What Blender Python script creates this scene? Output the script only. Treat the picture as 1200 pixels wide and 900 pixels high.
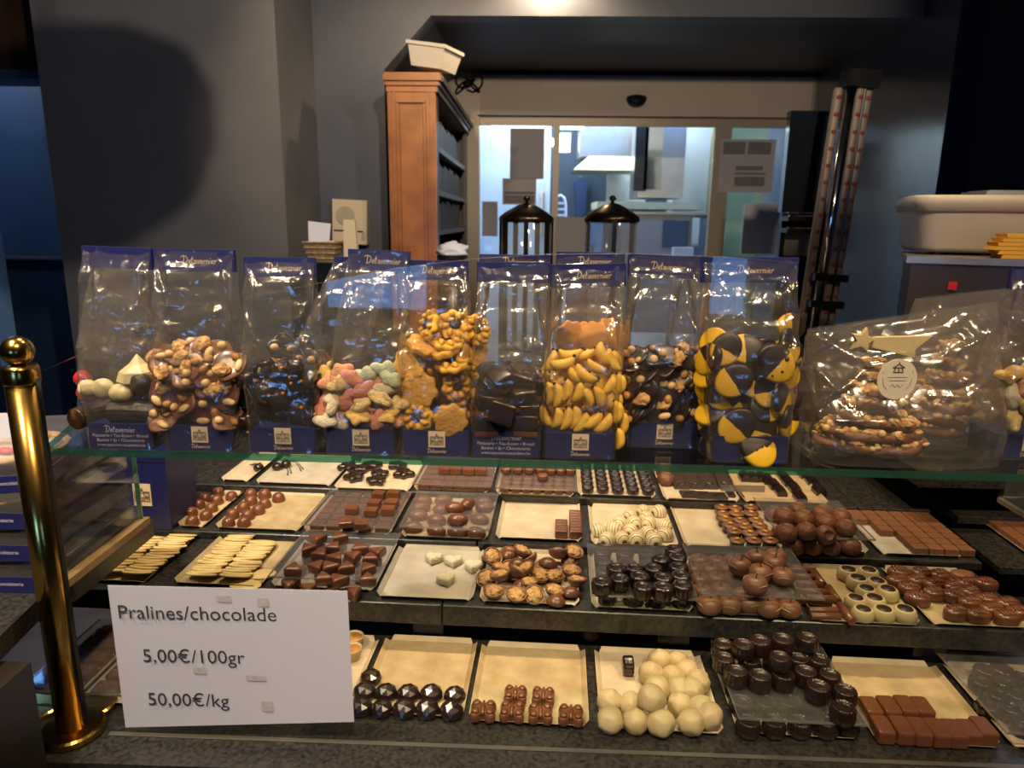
import bpy, bmesh, math, random
from math import sin, cos, pi, radians, sqrt
from mathutils import Vector, Matrix, Euler, noise
for o in list(bpy.data.objects): bpy.data.objects.remove(o)
S = bpy.context.scene; COL = S.collection
# ---------------------------------------------------------------- camera, world, light
F = 832.0
cd = bpy.data.cameras.new('camera'); cam = bpy.data.objects.new('camera', cd); COL.objects.link(cam)
cd.sensor_width = 36; cd.lens = F/1200*36; cd.clip_start = .02; cd.clip_end = 60
CR = Matrix.Rotation(radians(1.45), 3, 'Z') @ Matrix.Rotation(radians(77), 3, 'X') @ Matrix.Rotation(radians(.7), 3, 'Z')
CP = Vector((0, 0, 1.5))
cam.matrix_world = Matrix.Translation(CP) @ CR.to_4x4()
cd.dof.use_dof = True; cd.dof.focus_distance = 1.08; cd.dof.aperture_fstop = 6.5
S.camera = cam
S.view_settings.view_transform = 'Standard'; S.view_settings.look = 'None'; S.view_settings.gamma = 1
S.view_settings.use_curve_mapping = False
S.view_settings.exposure = 0.7
S.cycles.transparent_max_bounces = 40; S.cycles.max_bounces = 10; S.cycles.glossy_bounces = 5
S.cycles.caustics_reflective = False; S.cycles.caustics_refractive = False; S.cycles.sample_clamp_indirect = 4
W = bpy.data.worlds.new('sky'); S.world = W; W.use_nodes = True
bg = W.node_tree.nodes['Background']; bg.inputs[0].default_value = (.16, .42, 1, 1); bg.inputs[1].default_value = 5.5

def spot(loc, aim, watt, col=(1, .74, .46), deg=75, rad=.035, blend=.6):
    l = bpy.data.lights.new('ceiling_or_fill_spot', 'SPOT'); l.energy = watt; l.color = col; l.spot_size = radians(deg); l.spot_blend = blend; l.shadow_soft_size = rad
    o = bpy.data.objects.new('ceiling_or_fill_spot', l); COL.objects.link(o); o.location = loc
    o.rotation_euler = (Vector(aim)-Vector(loc)).to_track_quat('-Z', 'Y').to_euler(); return o
WARM = (1, .73, .44)
for x in (-.55, .05, .65): spot((x, 1.42, 2.72), (x*.95, 1.12, .95), 36, WARM, 62, .045)
for x in (-.85, .1, .95): spot((x, -.15, 2.72), (x*.75, .95, 1.2), 58, WARM, 62, .05)
spot((.06, 3.36, 2.6), (.06, 3.46, 2.3), 22, WARM, 155, .02)
spot((.35, .35, 2.7), (-1.5, 3.0, 1.5), 95, (1, .84, .68), 62, .04)
spot((1.2, .7, 2.72), (-1.5, 3.0, 1.5), 42, (1, .85, .72), 60, .05)  # added fill without a visible source, lifts the shadow on the left wall
spot((.3, -1.1, 2.6), (.5, 4.8, 2.15), 190, (1, .80, .58), 32, .06)  # added fill aimed at the door header, no fitting seen there
spot((-.6, 1.9, 2.72), (-.5, 3.4, 1.7), 34, WARM, 70)
spot((-1.0, .5, 2.72), (-.75, .98, 1.1), 85, (1, .86, .7), 60, .05)  # fill added to brighten the pastry boxes, source unseen
spot((-2.75, 3.0, 2.5), (-2.5, 4.0, 1.4), 14, (.75, .85, 1), 80, .06)  # cool fill added to brighten the blue alcove, not a known fitting
ka = bpy.data.lights.new('kitchen_ceiling_light', 'AREA'); ka.energy = 85; ka.color = (.86, .95, 1); ka.size = 1.6
ko = bpy.data.objects.new('kitchen_ceiling_light', ka); COL.objects.link(ko); ko.location = (.4, 6.4, 2.75)

# ---------------------------------------------------------------- helpers
def at(x, y, X=None, Y=None, z=None):
    d = CR @ Vector(((x-600)/F, -(y-450)/F, -1))
    t = (z-CP.z)/d.z if z is not None else (Y-CP.y)/d.y if Y is not None else (X-CP.x)/d.x
    return CP+d*t
def mat(name, col, rough=.5, metal=0, var=0, scale=30, bump=0, bscale=None, coat=0, spec=.5, emit=0, sss=0, ramp=None, alpha=None):
    m = bpy.data.materials.new(name); m.use_nodes = True; n = m.node_tree.nodes; L = m.node_tree.links
    p = n['Principled BSDF']; c = (*col, 1)
    p.inputs['Base Color'].default_value = c; p.inputs['Roughness'].default_value = rough; p.inputs['Metallic'].default_value = metal
    p.inputs['Coat Weight'].default_value = coat; p.inputs['Coat Roughness'].default_value = .15; p.inputs['Specular IOR Level'].default_value = spec
    if sss: p.inputs['Subsurface Weight'].default_value = sss; p.inputs['Subsurface Radius'].default_value = (.01, .006, .003); p.inputs['Subsurface Scale'].default_value = .4
    if emit: p.inputs['Emission Color'].default_value = c; p.inputs['Emission Strength'].default_value = emit
    if var or bump or ramp:
        tc = n.new('ShaderNodeTexCoord'); nz = n.new('ShaderNodeTexNoise'); nz.inputs['Scale'].default_value = scale; nz.inputs['Detail'].default_value = 4
        L.new(tc.outputs['Object'], nz.inputs['Vector'])
        if var or ramp:
            r = n.new('ShaderNodeValToRGB'); L.new(nz.outputs['Fac'], r.inputs[0]); L.new(r.outputs[0], p.inputs['Base Color'])
            r.color_ramp.elements[0].position = .3; r.color_ramp.elements[1].position = .7
            a, b = ramp if ramp else ([v*(1-var) for v in col], [min(1, v*(1+var)) for v in col])
            r.color_ramp.elements[0].color = (*a, 1); r.color_ramp.elements[1].color = (*b, 1)
        if bump:
            nb = n.new('ShaderNodeTexNoise'); nb.inputs['Scale'].default_value = bscale or scale; nb.inputs['Detail'].default_value = 5
            L.new(tc.outputs['Object'], nb.inputs['Vector'])
            b = n.new('ShaderNodeBump'); b.inputs['Strength'].default_value = bump; b.inputs['Distance'].default_value = .01
            L.new(nb.outputs['Fac'], b.inputs['Height']); L.new(b.outputs[0], p.inputs['Normal'])
    return m
def clear(name, tint=(1, 1, 1), base=.03, edge=.6, rough=0, haze=0, bump=0, bscale=60, hazecol=(1, 1, 1), pw=4):
    """thin transparent sheet: clear pass-through, surface reflection growing to grazing angles, a little haze"""
    m = bpy.data.materials.new(name); m.use_nodes = True; n = m.node_tree.nodes; L = m.node_tree.links; n.clear()
    out = n.new('ShaderNodeOutputMaterial'); tr = n.new('ShaderNodeBsdfTransparent'); tr.inputs[0].default_value = (*tint, 1)
    gl = n.new('ShaderNodeBsdfGlossy'); gl.inputs['Roughness'].default_value = rough
    lw = n.new('ShaderNodeLayerWeight'); lw.inputs[0].default_value = .5
    po = n.new('ShaderNodeMath'); po.operation = 'POWER'; po.inputs[1].default_value = pw; L.new(lw.outputs['Facing'], po.inputs[0])
    ma = n.new('ShaderNodeMath'); ma.operation = 'MULTIPLY_ADD'; ma.inputs[1].default_value = edge; ma.inputs[2].default_value = base; L.new(po.outputs[0], ma.inputs[0])
    mx = n.new('ShaderNodeMixShader'); L.new(ma.outputs[0], mx.inputs[0]); L.new(tr.outputs[0], mx.inputs[1]); L.new(gl.outputs[0], mx.inputs[2]); last = mx
    if bump:
        tc = n.new('ShaderNodeTexCoord'); v = n.new('ShaderNodeTexVoronoi'); v.feature = 'DISTANCE_TO_EDGE'; v.inputs['Scale'].default_value = bscale
        nz = n.new('ShaderNodeTexNoise'); nz.inputs['Scale'].default_value = bscale*.5; nz.inputs['Detail'].default_value = 2; nz.inputs['Distortion'].default_value = 1.5
        L.new(tc.outputs['Object'], nz.inputs['Vector']); L.new(tc.outputs['Object'], v.inputs['Vector'])
        ad = n.new('ShaderNodeMath'); ad.operation = 'MULTIPLY_ADD'; ad.inputs[1].default_value = .5; L.new(v.outputs['Distance'], ad.inputs[0]); L.new(nz.outputs['Fac'], ad.inputs[2])
        b = n.new('ShaderNodeBump'); b.inputs['Strength'].default_value = bump; b.inputs['Distance'].default_value = .012; L.new(ad.outputs[0], b.inputs['Height'])
        L.new(b.outputs[0], gl.inputs['Normal']); L.new(b.outputs[0], lw.inputs['Normal'])
    if haze:
        df = n.new('ShaderNodeBsdfTranslucent'); d2 = n.new('ShaderNodeBsdfDiffuse'); df.inputs[0].default_value = d2.inputs[0].default_value = (*hazecol, 1)
        m1 = n.new('ShaderNodeMixShader'); m1.inputs[0].default_value = .5; L.new(df.outputs[0], m1.inputs[1]); L.new(d2.outputs[0], m1.inputs[2])
        m2 = n.new('ShaderNodeMixShader'); m2.inputs[0].default_value = haze; L.new(last.outputs[0], m2.inputs[1]); L.new(m1.outputs[0], m2.inputs[2]); last = m2
    L.new(last.outputs[0], out.inputs[0]); return m

class MB:
    def __init__(s): s.v = []; s.f = []
    def add(s, vs, fs):
        k = len(s.v); s.v += [tuple(v) for v in vs]; s.f += [tuple(i+k for i in f) for f in fs]; return s
    def box(s, c, d, rz=0, M=None):
        x, y, z = d[0]/2, d[1]/2, d[2]/2
        vs = [Vector((a*x, b*y, e*z)) for e in (-1, 1) for b in (-1, 1) for a in (-1, 1)]
        Q = M if M else Matrix.Rotation(rz, 3, 'Z')
        return s.add([Q @ v+Vector(c) for v in vs], [(0, 2, 3, 1), (4, 5, 7, 6), (0, 1, 5, 4), (1, 3, 7, 5), (3, 2, 6, 7), (2, 0, 4, 6)])
    def span(s, a, b):
        return s.box([(p+q)/2 for p, q in zip(a, b)], [abs(q-p) for p, q in zip(a, b)])
    def rings(s, rs, cap0=True, cap1=True, closed=True):
        n = len(rs[0]); vs = [p for r in rs for p in r]; fs = []
        for k in range(len(rs)-1):
            for i in range(n if closed else n-1):
                j = (i+1) % n; fs.append((k*n+i, k*n+j, (k+1)*n+j, (k+1)*n+i))
        if cap0: fs.append(tuple(range(n-1, -1, -1)))
        if cap1: fs.append(tuple(range((len(rs)-1)*n, len(rs)*n)))
        return s.add(vs, fs)
    def lathe(s, prof, n=24, c=(0, 0, 0), lobes=0, amp=0, cap0=True, cap1=True):
        return s.rings([[(c[0]+r*(1+amp*cos(lobes*2*pi*i/n))*cos(2*pi*i/n), c[1]+r*(1+amp*cos(lobes*2*pi*i/n))*sin(2*pi*i/n), c[2]+z) for i in range(n)] for r, z in prof], cap0, cap1)
    def tube(s, pts, rad, n=8, closed_ends=True):
        pts = [Vector(p) for p in pts]; rs = []
        for i, p in enumerate(pts):
            t = (pts[min(i+1, len(pts)-1)]-pts[max(i-1, 0)]).normalized()
            u = t.orthogonal().normalized() if i == 0 else (u-t*u.dot(t)).normalized()
            w = t.cross(u); r = rad[i] if isinstance(rad, (list, tuple)) else rad
            rs.append([p+(u*cos(2*pi*k/n)+w*sin(2*pi*k/n))*r for k in range(n)])
        return s.rings(rs, closed_ends, closed_ends)
    def prism(s, poly, z0, z1):
        return s.rings([[(x, y, z0) for x, y in poly], [(x, y, z1) for x, y in poly]])
    def pillow(s, out, h, r, crown=0, bot=True):
        cx = sum(p[0] for p in out)/len(out); cy = sum(p[1] for p in out)/len(out)
        R = sum(sqrt((p[0]-cx)**2+(p[1]-cy)**2) for p in out)/len(out)
        lv = ([(1-r/R, 0), (1-.3*r/R, .3*r)] if bot else [])+[(1, r), (1, h-r), (1-.3*r/R, h-.3*r), (1-r/R, h), (.6*(1-r/R), h+crown*.7), (.25, h+crown)]
        return s.rings([[(cx+(x-cx)*k, cy+(y-cy)*k, z) for x, y in out] for k, z in lv])
    def ribbon(s, pts, w, y=0):
        """flat line drawn in the x-z plane"""
        for (a, b), (c, d) in zip(pts, pts[1:]):
            L = sqrt((c-a)**2+(d-b)**2) or 1; nx, nz = -(d-b)/L*w/2, (c-a)/L*w/2; ex, ez = (c-a)/L*w*.3, (d-b)/L*w*.3
            s.add([(a-nx-ex, y, b-nz-ez), (c-nx+ex, y, d-nz+ez), (c+nx+ex, y, d+nz+ez), (a+nx-ex, y, b+nz-ez)], [(0, 1, 2, 3)])
        return s
    def mesh(s, name, m=None, smooth=False):
        me = bpy.data.meshes.new(name); me.from_pydata(s.v, [], s.f)
        if smooth: me.polygons.foreach_set('use_smooth', [True]*len(me.polygons))
        if m: me.materials.append(m)
        me.update(); return me
    def build(s, name, m, parent=None, smooth=False): return link(name, s.mesh(name, m, smooth), parent)
def link(name, me, parent=None):
    o = bpy.data.objects.new(name, me); COL.objects.link(o)
    if parent is not None: o.parent = parent
    return o
def tag(o, label=None, cat=None, group=None, kind=None):
    if label: o['label'] = label
    if cat: o['category'] = cat
    if group: o['group'] = group
    if kind: o['kind'] = kind
    return o
def thing(name, label, cat, loc=(0, 0, 0), rz=0, group=None):
    o = bpy.data.objects.new(name, None); COL.objects.link(o); o.location = loc; o.rotation_euler = (0, 0, rz); o.empty_display_size = .02
    return tag(o, label, cat, group)
def struct(name, mb, m): return tag(mb.build(name, m), kind='structure')
def rbox(w, d, h, r, name, m, seg=2, wave=0, taper=0):
    """rounded box standing on z = 0"""
    b = bmesh.new(); bmesh.ops.create_cube(b, size=1)
    for v in b.verts:
        k = 1-taper*(v.co.z > 0); v.co = Vector((v.co.x*w*k, v.co.y*d*k, (v.co.z+.5)*h))
    bmesh.ops.bevel(b, geom=b.edges[:]+b.verts[:], offset=r, segments=seg, affect='EDGES', profile=.6)
    me = bpy.data.meshes.new(name); b.to_mesh(me); b.free(); me.materials.append(m)
    if seg > 2: me.polygons.foreach_set('use_smooth', [True]*len(me.polygons))
    return me
def blob(sx, sy, sz, amp, fr, seed, name, m, sub=3, flat=None, smooth=True, ridg=0):
    b = bmesh.new(); bmesh.ops.create_icosphere(b, subdivisions=sub, radius=1)
    for v in b.verts:
        p = v.co.copy(); k = 1+amp*noise.noise(p*fr+Vector((seed*7.3, seed, 0)))
        if ridg: k += ridg*(1-abs(noise.noise(p*fr*2.2+Vector((seed, 0, seed))))*2)
        v.co = Vector((p.x*sx*k, p.y*sy*k, p.z*sz*k))
        if flat is not None and v.co.z < -flat*sz: v.co.z = -flat*sz
    me = bpy.data.meshes.new(name); b.to_mesh(me); b.free(); me.materials.append(m)
    if smooth: me.polygons.foreach_set('use_smooth', [True]*len(me.polygons))
    if flat is not None: me.transform(Matrix.Translation((0, 0, flat*sz)))
    return me
def poly(f, n): return [(f(2*pi*i/n)*cos(2*pi*i/n), f(2*pi*i/n)*sin(2*pi*i/n)) for i in range(n)]
def text(body, size, name, m, parent, loc, rot=(pi/2, 0, 0), align='CENTER'):
    c = bpy.data.curves.new(name, 'FONT'); c.body = body; c.size = size; c.align_x = align; c.extrude = 0; c.resolution_u = 3
    t = bpy.data.objects.new('lettering_source', c); COL.objects.link(t)
    me = bpy.data.meshes.new_from_object(t.evaluated_get(bpy.context.evaluated_depsgraph_get())); bpy.data.objects.remove(t); bpy.data.curves.remove(c)
    me.name = name; me.materials.clear(); me.materials.append(m); o = link(name, me, parent); o.location = loc; o.rotation_euler = rot; return o
class Kind:
    """a small thing: its mesh and, as children, the meshes of its parts"""
    def __init__(s, name, cat, me, parts=()): s.name, s.cat, s.me, s.parts = name, cat, me, parts
    def put(s, loc, rot=(0, 0, 0), sc=1, label=None, group=None):
        o = link(s.name, s.me); o.location = loc; o.scale = sc if hasattr(sc, '__len__') else (sc,)*3
        if isinstance(rot, Matrix): o.rotation_euler = rot.to_euler()
        else: o.rotation_euler = rot
        for pn, pm in s.parts: link(pn, pm, o)
        return tag(o, label, s.cat, group)
ORD = ['', 'first', 'second', 'third', 'fourth', 'fifth', 'sixth', 'seventh', 'eighth', 'ninth', 'tenth', 'eleventh', 'twelfth', 'thirteenth', 'fourteenth', 'fifteenth', 'sixteenth', 'seventeenth', 'eighteenth', 'nineteenth', 'twentieth']
def rank(i, n, axis='left'):
    if n == 1: return 'alone'
    if i == 0: return 'leftmost'
    if i == n-1: return 'rightmost'
    return 'middle' if n == 3 else ORD[i+1]+' from left'
def autolabel(obs, kind, where, tol, key='y', what='row'):
    """tell alike pieces apart by their row and their place in the row"""
    ca, sa = cos(radians(-2.2)), sin(radians(-2.2))
    U = lambda o: o.location.x*ca+o.location.y*sa
    V = (lambda o: -o.location.x*sa+o.location.y*ca) if key == 'y' else (lambda o: o.location.z)
    rows = []
    for o in sorted(obs, key=V):
        if rows and V(o)-sum(map(V, rows[-1]))/len(rows[-1]) < tol: rows[-1].append(o)
        else: rows.append([o])
    e0, e1 = ('front', 'back') if key == 'y' else ('bottom', 'top')
    for k, r in enumerate(rows):
        nm = e0 if k == 0 else e1 if k == len(rows)-1 else ORD[k+1]
        r.sort(key=U)
        for i, o in enumerate(r):
            kd = o.get('kd') or kind
            if 'kd' in o: del o['kd']
            o['label'] = f"{kd}, {rank(i, len(r))} in {nm} {what}, {where}" if len(rows) > 1 else f"{kd}, {rank(i, len(r))}, {where}"
rnd = random.Random(5)
# ---------------------------------------------------------------- materials
M = {}
M['plaster_grey'] = mat('plaster_grey', (.13, .128, .132), .55, var=.12, scale=3, bump=.25, bscale=9)
M['plaster_blue'] = mat('plaster_blue', (.075, .082, .105), .5, var=.1, scale=3, bump=.25, bscale=9)
M['soffit'] = mat('soffit_paint', (.022, .023, .025), .5, var=.1, scale=3, bump=.08, bscale=6)
M['wall_blue_gloss'] = mat('wall_blue_gloss', (.032, .042, .062), .2, spec=.8, var=.12, scale=4, bump=.2, bscale=7)
M['dark_wall'] = mat('dark_wall', (.05, .044, .040), .6, var=.1, scale=4)
M['ceiling'] = mat('ceiling_paint', (.10, .10, .11), .8)
M['floor'] = mat('floor_tile', (.11, .10, .09), .5, var=.2, scale=6)
M['header'] = mat('beige_header', (.46, .38, .31), .5, var=.06, scale=5)
M['frame'] = mat('door_frame_metal', (.30, .25, .19), .4, .2)
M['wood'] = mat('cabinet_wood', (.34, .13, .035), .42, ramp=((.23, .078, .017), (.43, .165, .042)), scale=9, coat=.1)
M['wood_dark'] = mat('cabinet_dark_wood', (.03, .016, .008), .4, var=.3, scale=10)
M['brown_beam'] = mat('brown_beam', (.035, .014, .006), .5, var=.3, scale=6)
M['blue_door'] = mat('blue_door_paint', (.014, .03, .065), .45, var=.1, scale=4)
M['blue_panel'] = mat('blue_panel_paint', (.03, .07, .15), .5, var=.15, scale=3)
M['black'] = mat('black_plastic', (.008, .008, .009), .3)
M['screen'] = mat('dark_screen', (.012, .016, .022), .08)
M['stone'] = mat('black_granite', (.018, .0165, .0155), .3, ramp=((.008, .0075, .007), (.045, .042, .038)), scale=160, bump=.03, bscale=60)
M['stone_edge'] = M['stone']
M['brass'] = mat('brass', (.55, .34, .085), .2, 1, var=.15, scale=14)
M['steel'] = mat('brushed_steel', (.55, .54, .52), .32, 1, var=.08, scale=12)
M['chrome'] = mat('chrome', (.75, .76, .78), .12, 1)
M['bronze'] = mat('dark_bronze', (.05, .035, .025), .25, .9)
M['white_plastic'] = mat('white_plastic', (.62, .57, .48), .45)
M['cream_plastic'] = mat('cream_plastic', (.62, .52, .36), .5)
M['cream_dark'] = mat('cream_grille', (.40, .35, .26), .6)
M['paper'] = mat('white_paper', (.56, .575, .67), .7, var=.02, scale=8)
M['paper_yellow'] = mat('yellow_paper', (.75, .40, .05), .7)
M['paper_grey'] = mat('grey_paper', (.34, .33, .38), .7)
M['paper_dim'] = mat('dim_paper', (.42, .40, .42), .7)
M['wicker'] = mat('wicker', (.30, .20, .10), .7, var=.35, scale=60, bump=.5, bscale=80)
M['card_blue'] = mat('blue_card', (.014, .016, .10), .4, var=.06, scale=25, spec=.4)
M['gold_print'] = mat('pale_gold_print', (.80, .64, .42), .5)
M['logo_line'] = mat('logo_line', (.09, .07, .06), .6)
M['gold_tray'] = mat('gold_tray', (.46, .36, .20), .55, ramp=((.36, .27, .14), (.52, .42, .25)), scale=28)
M['cream_tray'] = mat('cream_tray', (.55, .47, .34), .6, ramp=((.46, .38, .26), (.60, .52, .39)), scale=24)
M['grey_tray'] = mat('grey_paper_tray', (.46, .42, .35), .6, ramp=((.39, .35, .28), (.52, .48, .41)), scale=26)
M['tray_lip'] = mat('tray_lip', (.36, .30, .20), .5, .2, var=.1, scale=30)
M['milk'] = mat('milk_chocolate', (.145, .052, .021), .33, var=.12, scale=45, coat=.25)
M['milk_pale'] = mat('pale_milk_chocolate', (.20, .088, .042), .42, var=.12, scale=60, coat=.1)
M['milk_rough'] = mat('rough_milk_chocolate', (.15, .058, .025), .5, var=.2, scale=90, bump=.4, bscale=120)
M['dark'] = mat('dark_chocolate', (.020, .0095, .0065), .26, var=.15, scale=50, coat=.35)
M['dark_dull'] = mat('dull_dark_chocolate', (.028, .015, .010), .42, var=.25, scale=70, bump=.2, bscale=90)
M['white_choc'] = mat('white_chocolate', (.66, .54, .30), .42, var=.06, scale=40, sss=.2)
M['ivory_choc'] = mat('ivory_chocolate', (.50, .405, .215), .45, var=.06, scale=40, bump=.12, bscale=90, sss=.2)
M['coconut'] = mat('coconut_white', (.72, .66, .45), .7, var=.06, scale=300, bump=.5, bscale=350)
M['orange_peel'] = mat('orange_nut', (.62, .30, .03), .45, var=.2, scale=90)
M['walnut'] = mat('walnut_crumb', (.48, .23, .065), .6, ramp=((.34, .14, .035), (.74, .46, .18)), scale=130, bump=.6, bscale=160)
M['almond'] = mat('almond_nut', (.66, .45, .22), .55, var=.12, scale=70)
M['hazel'] = mat('hazelnut', (.68, .46, .20), .5, var=.15, scale=60)
M['nut_brown'] = mat('roast_nut', (.42, .20, .06), .5, var=.3, scale=60)
M['green_nut'] = mat('pistachio', (.28, .33, .07), .6, var=.3, scale=60)
M['cookie'] = mat('yellow_cookie', (.70, .38, .035), .6, ramp=((.60, .29, .025), (.76, .45, .06)), scale=60, bump=.25, bscale=180)
M['cookie_brown'] = mat('baked_cookie', (.62, .33, .055), .65, ramp=((.52, .24, .03), (.68, .39, .08)), scale=60, bump=.3, bscale=200)
M['banana'] = mat('banana_candy', (.74, .43, .035), .5, ramp=((.66, .35, .025), (.82, .53, .09)), scale=90, bump=.15, bscale=150)
M['jam'] = mat('dark_jam', (.02, .006, .012), .3, bump=.5, bscale=300)
M['bee_yellow'] = mat('bee_yellow_biscuit', (.78, .45, .02), .5, var=.06, scale=50)
M['flake'] = mat('ivory_flake', (.74, .58, .27), .55, var=.05, scale=40)
M['orange_biscuit'] = mat('orange_biscuit', (.66, .29, .045), .6, var=.12, scale=50)
M['red_gloss'] = mat('red_gloss', (.45, .02, .02), .3)
M['custard'] = mat('custard', (.72, .42, .05), .35, var=.12, scale=30)
M['crust'] = mat('pastry_crust', (.45, .24, .09), .6, var=.25, scale=40, bump=.4, bscale=60)
M['wood_strip'] = mat('pale_wood_strip', (.36, .23, .10), .5, var=.15, scale=14)
M['red_flake'] = mat('red_crisp', (.30, .07, .02), .5, var=.3, scale=80)
M['pink'] = mat('sugared_pink', (.70, .27, .20), .6, var=.08, scale=400, bump=.5, bscale=600, sss=.2)
M['coral'] = mat('sugared_coral', (.74, .36, .20), .6, var=.08, scale=400, bump=.5, bscale=600, sss=.2)
M['gum_yellow'] = mat('sugared_yellow', (.74, .55, .25), .6, var=.08, scale=400, bump=.5, bscale=600, sss=.2)
M['gum_cream'] = mat('sugared_cream', (.70, .60, .42), .6, var=.08, scale=400, bump=.5, bscale=600, sss=.2)
M['gum_green'] = mat('sugared_green', (.50, .56, .38), .6, var=.08, scale=400, bump=.5, bscale=600, sss=.2)
M['gum_amber'] = mat('sugared_amber', (.66, .42, .12), .6, var=.08, scale=400, bump=.5, bscale=600, sss=.2)
M['dot_orange'] = mat('orange_sprinkle', (.65, .22, .02), .4); M['dot_green'] = mat('green_sprinkle', (.18, .40, .10), .4)
M['dot_red'] = mat('rust_sprinkle', (.30, .07, .03), .4)
M['leather'] = mat('left_dark_timber', (.016, .010, .006), .4, var=.3, scale=12)
M['kitchen_wall'] = mat('kitchen_wall', (.60, .66, .68), .5); M['kitchen_dark'] = mat('kitchen_dark_blue', (.045, .07, .12), .6)
M['apron_blue'] = mat('apron_blue', (.03, .06, .16), .8); M['hood_cream'] = mat('hood_cream', (.62, .58, .36), .4)
M['olive_wall'] = mat('olive_wall', (.30, .29, .12), .6); M['kitchen_floor'] = mat('kitchen_floor', (.3, .3, .3), .5)
M['sticker'] = mat('cream_sticker', (.66, .60, .47), .5)
M['glass_edge'] = mat('green_glass_edge', (.05, .20, .13), .1, coat=.5)
M['pane'] = clear('pane_glass', (.97, .985, .975), .035, .7, 0)
M['door_glass'] = clear('door_glass', (.93, .96, .97), .03, .6, 0)
M['shelf_glass'] = clear('shelf_glass', (.90, .965, .94), .04, .7, 0)
M['jar_glass'] = clear('jar_glass', (.85, .87, .88), .06, .7, .02, haze=.14)
M['cover'] = clear('clear_cover', (.93, .93, .94), .05, .3, .03, haze=.07, hazecol=(.75, .75, .78))
M['film'] = clear('cellophane', (.985, .98, .975), .10, .8, .15, haze=.042, bump=.35, bscale=34, hazecol=(.9, .86, .8), pw=2.6)
M['film_tree'] = clear('cellophane_crisp', (.98, .975, .965), .10, .8, .15, haze=.06, bump=.28, bscale=26, hazecol=(.9, .86, .8), pw=2.6)
M['clam'] = clear('clamshell_plastic', (.92, .92, .93), .08, .6, .08, haze=.09, hazecol=(.8, .78, .76))
M['tube'] = clear('acrylic_tube', (.9, .9, .9), .06, .7, .05)

# ---------------------------------------------------------------- room
FR = 3.5   # plane of the recessed blue wall and the beam
struct('floor', MB().span((-4, -2.7, -.1), (4, 4.9, 0)), M['floor'])
struct('ceiling', MB().span((-4, -2.7, 2.8), (4, FR, 2.9)), M['ceiling'])
lw = MB().span((-1.99, 3.0, 0), (-1.022, FR+.1, 2.8)); struct('wall_left', lw, M['plaster_grey'])
struct('wall_left_outer', MB().span((-4, -2.7, 0), (-3.9, 4.9, 2.8)), M['plaster_blue'])
# wall with the wide opening, its upper corner cut at an angle
o1 = at(505, 18, Y=FR); o2 = at(450, 82, Y=FR); o3 = at(1080, 22, Y=FR)
bw = MB()
P2 = [(-1.1, 0), (o2.x, 0), (o2.x, o2.z), (o1.x, o1.z), (1.725, o1.z), (1.725, 2.8), (-1.1, 2.8)]
bw.rings([[(x, FR, z) for x, z in P2], [(x, FR+.12, z) for x, z in P2]]); struct('wall_back', bw, M['plaster_blue'])
sf = MB().span((o1.x, FR+.12, o1.z), (1.8, 4.9, o1.z+.1))
sf.add([(o2.x, FR+.12, o2.z), (o1.x, FR+.12, o1.z), (o1.x, 4.85, o1.z), (o2.x, 4.85, o2.z)], [(0, 1, 2, 3)]); struct('ceiling_soffit', sf, M['soffit'])
struct('wall_passage', MB().span((o2.x-.1, FR+.12, 0), (o2.x-.02, 4.9, 2.6)), M['plaster_blue'])
struct('wall_jamb_left', MB().span((o2.x-.02, 4.74, 0), (at(562, 250, Y=4.8).x, 4.86, o1.z)), M['frame'])
struct('wall_jamb_right', MB().span((at(938, 250, Y=4.8).x, 4.74, 0), (1.725, 4.86, 2.135)), M['dark_wall'])
struct('trim_1', MB().span((at(556, 250, Y=4.8).x, 4.78, 2.377), (1.725, 4.86, o1.z-.0005)), M['dark_wall'])
struct('wall_right', MB().span((1.725, 3.2, 0), (1.85, 4.9, 2.8)), M['wall_blue_gloss'])
struct('wall_right_front', MB().span((1.85, 3.2, 0), (2.42, 3.3, 2.8)), M['dark_wall'])
struct('wall_right_outer', MB().span((3.9, -2.7, 0), (4, 4.9, 2.8)), M['plaster_blue'])
struct('wall_right_rear', MB().span((2.42, 4.2, 0), (3.9, 4.3, 2.8)), M['plaster_grey'])
# wall behind the camera with the shop windows that the front glass mirrors
wb = MB(); Y0 = -2.6
for a, b in (((-4, 0), (4, .98)), ((-4, 1.62), (4, 2.8)), ((-4, .98), (-1.3, 1.62)), ((-.64, .98), (.93, 1.62)), ((1.2, .98), (4, 1.62))):
    wb.span((a[0], Y0, a[1]), (b[0], Y0+.1, b[1]))
struct('wall_front', wb, M['plaster_grey'])
for n, (a, b) in enumerate(((-1.3, -.64), (.93, 1.2))):
    w = thing(f'window_{n+1}', None, None, (0, 0, 0)); w['kind'] = 'structure'
    MB().span((a, Y0+.04, .98), (b, Y0+.05, 1.62)).build('pane', M['pane'], w)
    fr_ = MB()
    for q in ((a, a+.03), (b-.03, b)): fr_.span((q[0], Y0+.02, .98), (q[1], Y0+.08, 1.62))
    fr_.build('window_frame', M['frame'], w)
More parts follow.
